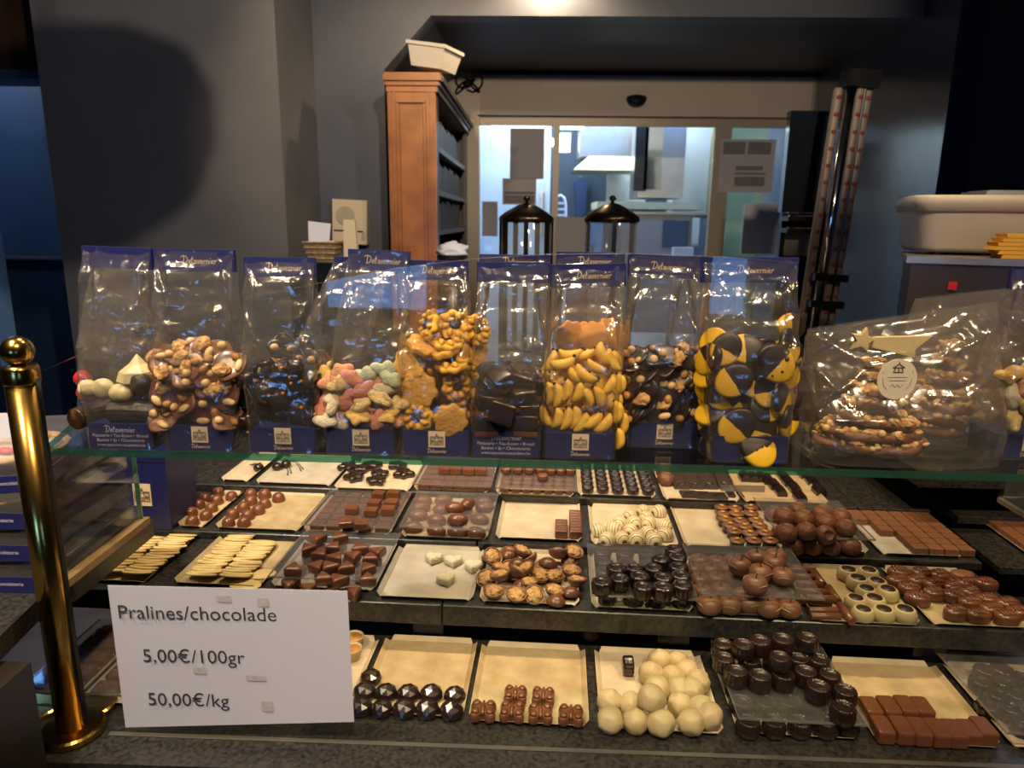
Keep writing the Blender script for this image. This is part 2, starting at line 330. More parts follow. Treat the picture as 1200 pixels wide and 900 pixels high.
# blue alcove at the far left
struct('wall_alcove', MB().span((-3.9, 4.0, 0), (-1.9, 4.1, 2.8)), M['blue_panel'])
lb = thing('wooden_lintel', 'dark brown wooden lintel board above the blue alcove', 'lintel', at(10, 85, Y=3.3)); l0 = lb.location.copy()
a0, a1 = at(-60, 82, Y=3.15), at(36, 82, Y=3.15)
MB().span((a0.x-l0.x, 3.15-l0.y, a0.z-l0.z), (-1.995-l0.x, 3.3-l0.y, 2.75-l0.z)).build('board', M['brown_beam'], lb)
MB().span((a0.x-l0.x, 3.12-l0.y, a0.z-.035-l0.z), (-1.995-l0.x, 3.32-l0.y, a0.z-.002-l0.z)).build('lower_trim', M['blue_panel'], lb)
dd = thing('door_1', None, None, (-2.28, 3.5, 0)); dd['kind'] = 'structure'
zc = at(40, 304, Y=3.45).z
MB().span((-.55, -.04, 0), (.27, 0, zc)).build('door_leaf', M['blue_door'], dd)
MB().span((-.55, -.06, zc), (.27, -.01, zc+.012)).build('rail', M['plaster_blue'], dd)
MB().span((-.55, 0, zc+.012), (.27, .04, 2.3)).build('upper_panel', M['blue_panel'], dd)
MB().span((.02, -.075, zc-.42), (.04, -.045, zc-.2)).build('door_handle', M['black'], dd)
px = at(2, 360, Y=3.2)
tag(MB().span((px.x-.03, 3.18, .5), (px.x+.035, 3.22, 1.42)).build('blue_board', mat('pale_blue_board', (.16, .32, .55), .5)), 'pale blue upright board beside the dark blue door', 'board')
# ---------------------------------------------------------------- sliding door
DY = 4.8
hx0, hx1 = at(560, 90, Y=DY), at(952, 92, Y=DY)
hd = thing('door_header', 'long beige housing above the glass sliding door', 'door header', ((hx0.x+hx1.x)/2, DY, 2.14))
HW = (hx1.x-hx0.x)/2
MB().box((0, 0, .12), (2*HW, .16, .235)).build('housing', M['header'], hd)
for q in (-HW+.01, HW-.01): MB().box((q, -.084, .12), (.018, .01, .235)).build('end_cap', M['frame'], hd)
p = at(746, 115, Y=DY-.1)
sn = thing('motion_sensor', 'black half round motion sensor on the beige header', 'sensor', (p.x, DY-.081, p.z))
MB().rings([[(.062*cos(t)*k, -y, (-.052*abs(sin(t)) if sin(t) < 0 else .02*sin(t)) * k) for t in [2*pi*i/20 for i in range(20)]] for k, y in ((1, 0), (1, .03), (.7, .05))]).build('shell', M['black'], sn, True)
MB().box((0, -.052, -.012), (.05, .006, .014)).build('lens', M['screen'], sn)
def xat(px_): return at(px_, 250, Y=DY).x
def leaf(name, label, xa, xb, fw=.035, mt='frame'):
    t = thing(name, label, 'sliding door', ((xa+xb)/2, DY, 0)); h = (xb-xa)/2
    for q in (-1, 1): MB().box((q*(h-fw/2), 0, 1.07), (fw, .05, 2.14)).build('stile', M[mt], t)
    for z in (.05, 2.115): MB().box((0, 0, z), (2*h-2*fw, .045, .05)).build('rail', M[mt], t)
    MB().box((0, 0, 1.08), (2*h-2*fw, .008, 2.0)).build('glass', M['door_glass'], t); return t
leaf('sliding_door_leaf', 'fixed glass door leaf beside the wooden cabinet', xat(552), xat(650), .02)
leaf('sliding_door_leaf', 'middle glass door leaf in front of the extractor hood', xat(650), xat(834), .02)
leaf('sliding_door_leaf', 'beige framed glass door leaf with paper notices', xat(834), xat(938), .085)
def sheet(label, x0, y0, x1, y1, m, Y, lines=None):
    a, b = at(x0, y0, Y=Y), at(x1, y1, Y=Y)
    t = thing('paper_notice', label, 'notice', ((a.x+b.x)/2, Y, (a.z+b.z)/2), group='papers on the glass door')
    MB().box((0, 0, 0), (b.x-a.x, .003, a.z-b.z)).build('sheet', M[m], t)
    if lines:
        l = MB()
        for z0, z1, xx in lines: l.span(((xx[0]-.5)*(b.x-a.x), -.004, (z0-.5)*(a.z-b.z)), ((xx[1]-.5)*(b.x-a.x), -.0035, (z1-.5)*(a.z-b.z)))
        l.build('print', mat('notice_print', (.16, .15, .17), .7), t)
G1 = DY-.0285
sheet('tall grey sheet high on the glass next to the cabinet', 598, 150, 637, 210, 'paper_grey', G1)
sheet('lilac grey sheet with a dark band below the tall grey sheet', 589, 209, 628, 240, 'paper_dim', G1, [(.05, .35, (.05, .95)), (.4, .5, (.05, .95))])
sheet('small brown grey sheet low on the glass by the cabinet', 565, 236, 583, 277, 'paper_grey', G1)
sheet('brown grey sheet behind the gap between the two glass jars', 651, 254, 689, 296, 'paper_grey', G1)
sheet('printed notice with two dark bars on the beige framed door', 845, 163, 904, 226, 'paper_dim', G1, [(.72, .95, (.05, .45)), (.72, .95, (.5, .92)), (.42, .5, (.3, .8)), (.12, .3, (.3, .85)), (.34, .38, (.3, .85))])
sheet('plain white sheet low on the beige framed door', 873, 238, 917, 298, 'paper', G1)
# ---------------------------------------------------------------- kitchen behind the glass
KY = 7.6
struct('wall_kitchen', MB().span((-2.2, KY, 0), (3.4, KY+.1, 2.9)), M['kitchen_dark'])
struct('wall_kitchen_left', MB().span((-2.3, 4.9, 0), (-2.2, KY+.1, 2.9)), M['kitchen_wall'])
struct('wall_kitchen_right', MB().span((3.4, 4.9, 0), (3.5, KY+.1, 2.9)), M['kitchen_wall'])
struct('floor_kitchen', MB().span((-2.3, 4.9, -.1), (3.5, KY, 0)), M['kitchen_floor'])
struct('ceiling_kitchen', MB().span((-2.3, 4.9, 2.9), (3.5, KY+.1, 3)), M['kitchen_wall'])
def CYT(x, Y):   # image row of the kitchen ceiling at that depth
    lo_, hi_ = -600, 300
    for _ in range(40):
        m_ = (lo_+hi_)/2
        if at(x, m_, Y=Y).z > 2.899: lo_ = m_
        else: hi_ = m_
    return hi_
def kspan(x0, y0, x1, y1, Y, d): a, b = at(x0, y0, Y=Y), at(x1, y1, Y=Y); return (a.x, Y, b.z), (b.x, Y+d, a.z)
def kbox(name, label, cat, x0, y0, x1, y1, Y, d, m, parts=()):
    a, b = kspan(x0, y0, x1, y1, Y, d); c = Vector(((a[0]+b[0])/2, Y, a[2])); t = thing(name, label, cat, c)
    if y1 == 420: b = (b[0], b[1], b[2]); a = (a[0], a[1], .0005)
    MB().span([p-q for p, q in zip(a, c)], [p-q for p, q in zip(b, c)]).build('body', m if not isinstance(m, str) else M[m], t)
    for pn, r, dy, pd, pm in parts:
        a, b = kspan(*r, Y+dy, pd); MB().span([p-q for p, q in zip(a, c)], [p-q for p, q in zip(b, c)]).build(pn, M[pm], t)
    return t
kbox('tall_white_fridge', 'tall white cupboard seen through the glass by the cabinet', 'cupboard', 500, 120, 640, 420, 6.3, .6, 'kitchen_wall', [('door_handle', (634, 225, 637, 275), -.03, .03, 'steel')])
kbox('wall_cabinet', 'pale wall panel to the right of the steel oven', 'panel', 797, 95, 860, 255, 6.6, .3, 'kitchen_wall', [('edge_trim', (797, 252, 860, 256), -.03, .03, 'steel')])
kbox('steel_oven', 'steel wall oven with a dark door in the kitchen', 'oven', 752, 130, 800, 232, 5.9, .5, 'steel', [('dark_door', (746, 148, 757, 224), -.02, .05, 'black'), ('side_panel', (758, 140, 774, 222), -.02, .02, 'chrome'), ('tray_ledge', (700, 236, 826, 246), -.15, .6, 'hood_cream')])
hb = thing('extractor_hood', 'stainless extractor hood with flared cream lower rim', 'extractor hood', at(710, 198, Y=6.6)); c = hb.location
a, b = kspan(683, CYT(710, 6.6), 742, 184, 6.6, .5); MB().span([p-q for p, q in zip(a, c)], [p-q for p, q in zip(b, c)]).build('duct', M['steel'], hb)
t0, t1, u0, u1 = at(690, 183, Y=6.6)-c, at(738, 183, Y=6.6)-c, at(672, 199, Y=6.5)-c, at(750, 199, Y=6.5)-c
MB().rings([[(u0.x, -.15, u0.z), (u1.x, -.15, u0.z), (u1.x, .5, u0.z), (u0.x, .5, u0.z)], [(t0.x, 0, t0.z), (t1.x, 0, t0.z), (t1.x, .5, t0.z), (t0.x, .5, t0.z)]]).build('flared_rim', M['hood_cream'], hb)
kbox('white_wall_tiles', 'bright white tiled splashback under the extractor hood', 'splashback', 712, 200, 756, 240, 7.2, .05, 'kitchen_wall')
kbox('kitchen_window_lamp', 'small bright square ceiling lamp seen through the glass', 'lamp', 653, 157, 668, 178, 7.0, .05, mat('lamp_white', (.9, .97, 1), .5, emit=2.2), [('lamp_rim', (651, 155, 670, 157), -.01, .06, 'steel')])
kbox('strip_lamp', 'bright strip lamp over the fridge beside the cabinet', 'lamp', 575, 139, 638, 149, 5.9, .1, mat('strip_white', (.85, .97, 1), .5, emit=3.), [('lamp_rim', (573, 137, 640, 139), -.01, .1, 'steel'), ('hanger', (600, CYT(600, 5.9), 603, 138), .02, .02, 'steel')])
kbox('strip_lamp', 'bright strip lamp in front of the extractor hood', 'lamp', 653, 138, 685, 150, 5.6, .1, mat('strip_white_2', (.85, .97, 1), .5, emit=2.5), [('lamp_rim', (652, 136, 687, 138), -.01, .1, 'steel'), ('hanger', (668, CYT(668, 5.6), 671, 137), .02, .02, 'steel')])
ap = thing('apron', 'blue apron hanging on the dark kitchen wall', 'apron', at(680, 255, Y=7.5)); c = ap.location
ou = [(672, 214), (676, 209), (688, 209), (691, 216), (687, 226), (687, 246), (684, 254), (676, 254), (674, 243), (675, 228)]
pp = [at(x, y, Y=7.5)-c for x, y in ou]; MB().rings([[(q.x, 0, q.z) for q in pp], [(q.x, .06, q.z) for q in pp]]).build('cloth', M['apron_blue'], ap)
h_ = at(681, 208, Y=7.5)-c; MB().box((h_.x, .06, h_.z), (.04, .12, .03)).build('hook', M['steel'], ap)
ch = thing('white_chair', 'white slatted chair back behind the glass door', 'chair', at(656, 255, Y=6.2)); c = ch.location
ar = [at(x, y, Y=6.2)-c for x, y in ((651, 262), (651, 238), (653, 231), (657, 229), (661, 232), (663, 240), (663, 262))]
MB().tube([(q.x, 0, q.z) for q in ar], .012, 6).build('back_frame', M['paper'], ch)
for q in (ar[0], ar[-1]): MB().span((q.x-.014, -.014, -c.z+.0005), (q.x+.014, .014, q.z)).build('leg', M['paper'], ch)
MB().span((ar[0].x, -.4, .45-c.z), (ar[-1].x, .0, .48-c.z)).build('seat', M['paper'], ch)
for q in (ar[0], ar[-1]): MB().span((q.x-.014+(.014 if q is ar[0] else -.014), -.4, -c.z+.0005), (q.x+.014+(.014 if q is ar[0] else -.014), -.37, .45-c.z)).build('leg', M['paper'], ch)
for yy in (238, 245, 252): q0, q1 = at(651, yy, Y=6.2)-c, at(663, yy, Y=6.2)-c; MB().box(((q0.x+q1.x)/2, 0, q0.z), (q1.x-q0.x, .012, .016)).build('slat', M['paper'], ch)
kbox('kitchen_counter', 'long steel kitchen counter below the oven', 'counter', 730, 251, 832, 420, 5.7, .7, mat('counter_steel', (.3, .31, .33), .4, .3), [('worktop', (726, 248, 833, 252), -.03, .75, 'steel'), ('dark_grille', (778, 258, 806, 290), -.02, .02, 'kitchen_dark'), ('white_bin', (790, 290, 812, 305), -.15, .1, 'paper'), ('tap', (812, 255, 818, 290), -.06, .04, 'chrome')])
kbox('olive_partition', 'olive painted partition behind the beige framed door', 'partition', 838, 135, 935, 420, 6.0, .08, 'olive_wall', [('door_edge', (902, 140, 908, 420), -.03, .03, 'frame')])
# ---------------------------------------------------------------- bookcase cabinet
cx0, cx1 = at(453, 84, Y=3.2).x, at(510, 84, Y=3.2).x
cb = thing('wooden_bookcase', 'honey coloured wooden bookcase with panelled side and deep cornice', 'bookcase', ((cx0+cx1)/2, 3.2, 0)); hw = (cx1-cx0)/2; CT = at(480, 104, Y=3.2).z; CL = 1.5
sd = MB().span((-hw, 0, 0), (hw, .03, CT)).build('side_panel', M['wood'], cb)
for q in (-hw+.012, -hw+.03, hw-.03, hw-.012): MB().box((q, -.003, CT/2), (.008, .008, CT-.02)).build('reeding', M['wood'], sd)
MB().box((0, -.002, CT*.5-.02), (hw*.95, .008, CT-.12)).build('raised_panel', M['wood'], sd)
for q in (-1, 1): MB().box((q*hw*.55, -.006, CT*.5-.02), (.01, .016, CT-.08)).build('molding', M['wood'], sd)
MB().box((0, -.006, CT-.05), (hw*1.15, .016, .012)).build('molding', M['wood'], sd)
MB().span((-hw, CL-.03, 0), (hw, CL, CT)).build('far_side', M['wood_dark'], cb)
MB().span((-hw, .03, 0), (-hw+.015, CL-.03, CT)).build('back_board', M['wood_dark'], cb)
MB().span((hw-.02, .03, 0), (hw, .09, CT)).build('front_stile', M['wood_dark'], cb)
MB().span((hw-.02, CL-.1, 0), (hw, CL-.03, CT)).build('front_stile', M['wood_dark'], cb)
cr_ = MB()
for k, (e, z0, z1) in enumerate(((.006, -.012, .012), (.016, .012, .03), (.028, .03, .052), (.02, .052, .062))): cr_.span((-hw-e*.4, -e, CT+z0), (hw+e, CL, CT+z1))
cr_.build('cornice', M['wood'], cb)
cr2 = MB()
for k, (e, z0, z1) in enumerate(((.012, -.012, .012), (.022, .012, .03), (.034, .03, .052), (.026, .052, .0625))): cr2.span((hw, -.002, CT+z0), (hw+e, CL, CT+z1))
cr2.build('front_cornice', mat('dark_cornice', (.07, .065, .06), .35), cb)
shelf_z = [at(512, y, X=(cx0+cx1)/2+hw).z for y in (172, 225, 273)]
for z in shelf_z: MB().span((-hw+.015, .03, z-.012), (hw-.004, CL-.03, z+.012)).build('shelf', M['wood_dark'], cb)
bk = [rbox(.13, .05, .2, .004, 'book', mat(f'dark_spine_{i}', c, .4), 1) for i, c in enumerate(((.012, .012, .014), (.02, .024, .03), (.03, .018, .012)))]
for k, z in enumerate(shelf_z):
    obs = []
    for j in range(16):
        o = link('book', bk[(j*7+k) % 3]); o.location = ((cx0+cx1)/2+hw-.098, 3.2+.16+j*.075, z+.0125); o.scale = (1, 1, .61+.12*((j*5+k*3) % 7)/7)
        tag(o, f"dark spined book, {ORD[j+1]} from the near end of the {('upper', 'middle', 'lower')[k]} bookcase shelf", 'book', 'dark books in the bookcase')
tb = thing('plastic_tub', 'white plastic food tub tipped over on top of the bookcase', 'tub', at(508, 82, Y=3.42), .3); tb.rotation_euler = (.05, .16, -.25)
MB().rings([[(sx*k*.085, sy*k*.11, z) for sx, sy in ((-1, -1), (1, -1), (1, 1), (-1, 1))] for k, z in ((.82, 0), (1, .085))]).build('body', M['white_plastic'], tb)
MB().box((0, 0, .09), (.185, .235, .014)).build('lid', M['white_plastic'], tb)
wr = thing('tinsel_wire', 'dark tinsel coil behind the tub on the bookcase', 'decoration', at(540, 108, Y=3.9))
MB().tube([(.05*cos(t*1.7)+.006*t, .1*sin(t*.9), .035+.03*sin(t*2.3)) for t in [k*.35 for k in range(40)]], .006, 5).build('coil', M['bronze'], wr)
# ---------------------------------------------------------------- service counter behind the case
bc = thing('back_counter', 'dark service counter behind the display case', 'counter', (.45, 2.3, 0))
MB().span((-1.15, -.25, 0), (1.27, .3, 1.07)).build('body', M['leather'], bc)
MB().span((-1.18, -.28, 1.07), (1.27, .32, 1.1)).build('worktop', M['stone'], bc)
def jar(label, x, ribs):
    p = at(x, 256, Y=2.25); t = thing('glass_jar', label, 'jar', (p.x, 2.25, 1.1), 0, 'lidded glass jars'); H = p.z-1.1; r = .078
    g = MB().lathe([(r*.98, .012), (r, .03), (r, H-.01), (r*.9, H)], 24, cap0=True, cap1=False).build('glass_body', M['jar_glass'], t, True)
    MB().lathe([(r*1.02, 0), (r*1.05, .006), (r*1.02, .014)], 28).build('base', M['bronze'], t)
    MB().lathe([(r*1.06, H-.012), (r*1.1, H-.004), (r*1.06, H+.006), (r*.85, H+.018), (r*.5, H+.034), (r*.3, H+.042), (r*.12, H+.046)], 30).build('lid', M['bronze'], t, True)
    MB().lathe([(.006, H+.044), (.005, H+.052), (.012, H+.058), (.008, H+.066), (.002, H+.069)], 14).build('knob', M['bronze'], t, True)
    for k in range(ribs):
        a = 2*pi*k/ribs-pi/2; MB().box((r*1.03*cos(a), r*1.03*sin(a), H/2), (.009, .014, H-.01), a).build('rib', M['bronze'], t)
jar('glass jar with dark bronze ribs and domed lid in front of the sheet notices', 617, 7)
jar('clear glass jar with dark bronze domed lid in front of the steel oven', 717, 3)
# left corner: intercom, basket, stand
p = at(412, 260, Y=3.48); t = thing('wall_intercom', 'cream intercom box with round speaker on the blue wall', 'intercom', (p.x, 3.5, p.z)); t.rotation_euler = (0, .04, 0)
w, h = .165, .205; t_ = MB().box((0, -.03, 0), (w, .055, h)).build('body', M['cream_plastic'], t)
MB().rings([[(-.02+.044*cos(2*pi*k/28)*s, y, .028+.044*sin(2*pi*k/28)*s) for k in range(28)] for s, y in ((1, -.056), (1, -.062), (.9, -.062))]).build('speaker_grille', M['cream_dark'], t)
MB().box((-.005, -.058, -.042), (.14, .006, .006)).build('groove', M['bronze'], t); MB().box((.066, -.058, -.064), (.014, .006, .04)).build('button', M['cream_dark'], t)
p = at(378, 307, Y=2.75); q = at(405, 325, Y=2.75)
st = thing('black_stand', 'black box stand under the wicker basket', 'stand', (p.x, 2.78, 0)); MB().span((-.07, -.06, 0), (.2, .1, p.z-.01)).build('body', M['black'], st); MB().span((-.075, -.065, p.z-.01), (.205, .105, p.z-.001)).build('top_board', M['black'], st)
bk_ = thing('wicker_basket', 'small wicker basket filled with paper by the intercom', 'basket', (p.x, 2.77, p.z))
MB().rings([[(a*k*.062, b*k*.05, z) for a, b in ((-1, -1), (1, -1), (1, 1), (-1, 1))] for k, z in ((.72, 0), (1, .075), (.93, .075), (.66, .006))], True, True).build('body', M['wicker'], bk_)
for k, z in ((.78, .014), (.86, .034), (.94, .054), (1.01, .074)): MB().tube([(a*k*.063, b*k*.051, z) for a, b in ((-1, -1), (1, -1), (1, 1), (-1, 1), (-1, -1))], .0042, 5).build('woven_band', M['wicker'], bk_)
for i, (dx, rz, hh, lab) in enumerate(((-.012, .2, .1, 'tall white paper sheet standing in the wicker basket'), (.0, -.5, .04, 'folded cream paper lying in the wicker basket'))):
    pp_ = MB().rings([[(-.04, 0, 0), (.035, 0, .005), (.045, .006, hh*.9), (-.04, .012, hh)], [(-.04, .004, 0), (.035, .004, .005), (.045, .01, hh*.9), (-.04, .016, hh)]]).build('paper_sheet', M['paper'] if i == 0 else M['cream_plastic'], None)
    pp_.location = (p.x+dx, 2.76-.02*i, p.z+.055); pp_.rotation_euler = (-.1-.5*i, 0, rz); tag(pp_, lab, 'paper')
c1 = at(404, 283, Y=2.72); cc = MB().rings([[(-.022*k, -.012, z), (.026*k, -.012, z), (.026*k, .02, z), (-.022*k, .02, z)] for k, z in ((1.1, 0), (1, .1), (.9, .16))]).build('paper_roll_holder', M['cream_plastic']); cc.location = (c1.x, 2.8, p.z); tag(cc, 'cream upright card holder next to the wicker basket', 'holder')
c1 = at(440, 291, Y=2.72); rl = MB().tube([(-.04, 0, 0), (.04, .01, 0)], .016, 14).build('paper_roll', M['paper']); rl.location = (c1.x+.005, 2.8, p.z+.0165); tag(rl, 'white paper roll lying beside the cream card holder', 'roll')
c1 = at(529, 292, Y=2.3); tn = thing('black_tin', 'tall black tin under the crumpled white paper bag', 'tin', (c1.x, 2.3, 1.1)); MB().lathe([(.045, .0003), (.046, .004), (.046, c1.z-1.12)], 24).build('body', M['black'], tn, True); MB().lathe([(.0475, c1.z-1.13), (.0475, c1.z-1.118)], 24).build('lid', M['black'], tn)
wb_ = link('paper_bag', blob(.05, .035, .026, .6, 1.9, 4, 'bag', M['paper'], 3, .5)); wb_.location = (c1.x, 2.3, c1.z-.0175); tag(wb_, 'crumpled white paper bag in front of the bookcase', 'bag')
# right: candy tower, coffee machine
tw = thing('candy_tower', 'tall clear dispenser tower filled with red dotted cream capsules', 'dispenser', (at(958, 330, Y=2.5).x, 2.5, 1.1)); x0 = tw.location.x; tw.rotation_euler = (0, .05, 0)
zt = at(998, 83, Y=2.5).z-1.1; zc = at(995, 103, Y=2.5).z-1.1
MB().box((.0, 0, .012), (.14, .11, .016)).build('base', M['black'], tw)
MB().tube([(-.008, -.025, .02), (-.008, -.025, zc)], .017, 16).build('silver_rail', M['chrome'], tw, True)
for dx, dy, r in ((.022, -.012, .016), (.052, 0, .016), (-.038, .01, .015)):
    cl = MB().lathe([(r*.8, .02), (r, .03), (r, zc-.01), (r*.8, zc)], 16, (dx, dy, 0)).build('capsule_column', mat('capsule_cream', (.34, .26, .20), .4), tw, True)
    for k in range(15):
        z = .05+k*(zc-.08)/14.; d = MB().lathe([(.002, -.009), (.0085, -.004), (.0085, .004), (.002, .009)], 10).mesh('red_dot', mat('tower_red', (.30, .045, .025), .4) if 'tower_red' not in bpy.data.materials else bpy.data.materials['tower_red'], True)
        for sx in (.1,): e = link('red_dot', d, cl); e.location = (dx+r*sx, dy-r*.72, z)
MB().tube([(.037, -.022, .02), (.037, -.022, zc)], .005, 8).build('black_rod', M['black'], tw)
MB().span((-.03, -.046, zc), (.072, .03, zt)).build('cap', M['black'], tw)
for y in (324, 355): z = at(960, y, Y=2.5).z-1.1; MB().span((-.04, -.048, z-.012), (.074, .03, z+.012)).build('clamp', M['black'], tw)
a, b = at(926, 130, Y=2.75), at(962, 250, Y=2.75)
cm = thing('coffee_machine', 'black coffee machine with tall dark glass panel beside the tower', 'coffee machine', ((a.x+b.x)/2, 2.75, 1.1)); hw_ = (b.x-a.x)/2
# stands on the back counter's rear edge extension
MB().span((-hw_, -.12, 0), (hw_*1.6, .03, .03)).build('base', M['black'], cm)
MB().span((-hw_*.9, -.0, .03), (hw_*1.6, .03, b.z-1.1)).build('back_plate', M['black'], cm)
MB().span((-hw_, -.01, b.z-1.1+.002), (hw_, .03, a.z-1.1)).build('glass_panel', M['screen'], cm)
MB().span((hw_-.008, -.02, b.z-1.1+.002), (hw_+.006, .03, a.z-1.1)).build('panel_frame', mat('edge_grey', (.2, .2, .22), .3), cm)
for y in (255, 269):
    z = at(940, y, Y=2.7).z-1.1; MB().span((-hw_*1.05, -.1, z-.012), (hw_*1.2, 0, z+.004)).build('drip_shelf', M['black'], cm)
    MB().tube([(-hw_*1.05, -.102, z+.006), (hw_*1.2, -.102, z+.006)], .004, 6).build('chrome_edge', M['chrome'], cm)
z0, z1 = at(945, 300, Y=2.72).z-1.1, at(945, 274, Y=2.72).z-1.1
MB().span((-hw_*.7, -.012, z0), (hw_*.9, -.001, z1)).build('picture_card', mat('pale_card', (.3, .3, .24), .6), cm)
bx = thing('machine_cabinet', 'dark low cabinet carrying the coffee machine', 'cabinet', (cm.location.x, 2.75, 0)); MB().span((-.2, -.129, 0), (.27, .2, 1.07)).build('body', M['leather'], bx); MB().span((-.2, -.129, 1.07), (.27, .2, 1.0995)).build('worktop', M['stone'], bx)
p = at(941, 305, Y=2.1); yb = link('lemon_sweet', blob(.013, .013, .013, .03, 1, 2, 'ball', M['custard'], 2)); yb.location = (p.x, 2.06, 1.1+.0125); tag(yb, 'small yellow ball on the counter near the tower', 'sweet')
yb.scale = (1, 1, 1)
# scale with tub and yellow paper
s0 = at(1063, 300, Y=1.55); sc_ = thing('weighing_scale', 'steel weighing scale housing behind the wrapped chocolate trees', 'scale', (s0.x, 1.55, 1.03)); zt = s0.z-1.03; wd = .36; dp = .3
MB().span((.01, 0, 0), (wd-.01, dp, zt-.012)).build('housing', mat('scale_dark', (.07, .05, .04), .3, .5), sc_)
MB().rings([[(0, -.006, zt-.014), (wd, -.006, zt-.014), (wd, dp, zt-.014), (0, dp, zt-.014)], [(0, -.006, zt), (wd, -.006, zt), (wd, dp, zt), (0, dp, zt)]]).build('top_plate', mat('warm_steel', (.42, .36, .29), .3, .8), sc_)
MB().span((.082, -.006, zt-.066), (.098, 0, zt-.05)).build('red_button', M['red_gloss'], sc_); sc_.rotation_euler = (0, 0, -.42)
pd = thing('side_plinth', 'dark plinth under the weighing scale', 'plinth', (s0.x, 1.55, 0)); MB().span((-.02, .22, 0), (.6, .46, 1.0)).build('body', M['leather'], pd); MB().span((-.03, -.22, 1.0), (.61, .47, 1.03)).build('top_slab', M['stone'], pd)
tz = s0.z
tx0 = at(1079, 288, Y=1.62).x
tb2 = thing('plastic_tub', 'large cream plastic tub standing on the steel scale', 'tub', (tx0+.165, 1.70, tz+.006), -.25)
def rr(w, d, r, z, n=6): return [(sx*(w/2-r)+r*cos(a), sy*(d/2-r)+r*sin(a), z) for sx, sy, a0 in ((1, 1, 0), (-1, 1, pi/2), (-1, -1, pi), (1, -1, 1.5*pi)) for a in [a0+pi/2*k/n for k in range(n+1)]]
th = at(1080, 228, Y=1.62).z-tz-.006
MB().rings([rr(.27, .19, .04, 0), rr(.285, .205, .04, .012), rr(.3, .22, .042, th*.72)], True, False).build('body', M['white_plastic'], tb2, True)
MB().rings([rr(.305, .225, .042, th*.72), rr(.314, .232, .042, th*.72), rr(.318, .236, .042, th-.006), rr(.31, .228, .04, th), rr(.29, .21, .035, th-.004)], False, True).build('lid', M['white_plastic'], tb2, True)
for q in (-.09, .0): MB().lathe([(.02, -.006), (.02, 0)], 12, (q, -.06, 0)).build('foot', M['black'], tb2)
wl = thing('flat_lid', 'flat white lid lying loose on the cream tub', 'lid', (at(1185, 222, Y=1.7).x, 1.73, tz+.006+th+.001)); MB().box((0, 0, .006), (.13, .1, .01)).build('plate', M['paper'], wl); MB().box((0, 0, .012), (.11, .08, .003)).build('raised_rim', M['white_plastic'], wl)  # separate flat plastic lid laid on top of the tub
y0 = at(1160, 287, Y=1.57); yp = thing('paper_stack', 'stack of folded yellow paper on the steel scale', 'paper stack', (at(1160, 287, Y=1.5).x+.06, 1.5, tz+.0005), -.2)
for k in range(6):
    s = MB().rings([[(-.056+.007*abs(k-2), -.03, 0), (.06, -.03, 0), (.06, .025, 0), (-.056+.007*abs(k-2), .025, 0)], [(-.056+.007*abs(k-2.4), -.03, .0072), (.06, -.03, .0078), (.06, .025, .0078), (-.056+.007*abs(k-2.4), .025, .0072)]]).build('folded_sheet', M['paper_yellow'], yp); s.location = (0, 0, .0082*k)
p = at(1196, 170, Y=3.6); fw = thing('wall_shelf', 'pale framed shelf at the far right behind the dark wall', 'shelf', (p.x+.1, 4.15, p.z))
for z in (-.1, .17): MB().span((-.2, -.12, z), (.3, .05, z+.03)).build('board', M['paper_dim'], fw)
MB().span((-.2, .03, -.2), (.3, .05, .6)).build('back_panel', mat('shelf_back', (.05, .05, .05), .5, var=.6, scale=20), fw)

# ---------------------------------------------------------------- display case
CA = radians(-2.2); ca, sa = cos(CA), sin(CA)
def lw_(u, v): return (u*ca-v*sa, u*sa+v*ca)
def cu(p): return (p.x*ca+p.y*sa, -p.x*sa+p.y*ca)
Z4, Z3, Z2, Z1 = .824, .900, .915, .932
dc = thing('display_case', 'black granite base of the chocolate display case', 'display case', (0, .79, 0))
def L(v): return v-.79
MB().span((-.66, L(.752), .79), (.95, L(1.1), Z4)).build('stone_ledge', M['stone'], dc)
MB().span((-.66, L(1.1), .79), (.95, L(1.74), Z4-.001)).build('stone_deck', M['stone'], dc)
MB().span((-.65, L(.78), 0), (.95, L(1.75), .79)).build('plinth', M['leather'], dc)
def slab(u0, u1, v0, v1, z, th, label):
    o = link('stone_slab', rbox(u1-u0, v1-v0, th, .0015, 'stone_slab', M['stone'], 1)); x, y = lw_((u0+u1)/2, (v0+v1)/2)
    o.location = (x, y, z-th); o.rotation_euler = (0, 0, CA); return tag(o, label, 'stone slab', 'granite slabs of the display steps')
v3 = cu(at(557, 711, z=Z3))[1]; v2 = cu(at(600, 637.5, z=Z2))[1]; v1 = cu(at(600, 580.5, z=Z1))[1]
e3 = cu(at(518, 708, z=Z3))[0]
r3 = cu(at(1230, 745, z=Z3))[0]; r2 = cu(at(1157, 664, z=Z2))[0]; r1 = cu(at(1093, 600, z=Z1))[0]
slab(-.80, e3-.001, v3, v2+.01, Z3, .036, 'granite slab under the ivory flakes and triangle pralines')
slab(e3+.001, r3, v3, v2+.01, Z3, .036, 'granite slab under the walnut shells and ridged ovals')
slab(-.80, -.14, v2, v1+.01, Z2, .0145, 'granite slab under the milk chocolate domes')
slab(-.138, r2, v2, v1+.01, Z2, .0145, 'granite slab under the striped domes and the square block')
slab(-.95, -.2, v1, v1+.24, Z1, .0165, 'granite slab under the stemmed cherries at the back')
slab(-.198, .625, v1, v1+.24, Z1, .0165, 'granite slab under the dark cups at the back')
slab(.627, r1, v1, v1+.24, Z1, .0165, 'empty speckled granite slab to the right of the dark prisms')
slab(r1+.045, r1+.25, v1-.02, v1+.22, Z1-.002, .0165, 'empty granite slab beyond the gap at the right end')
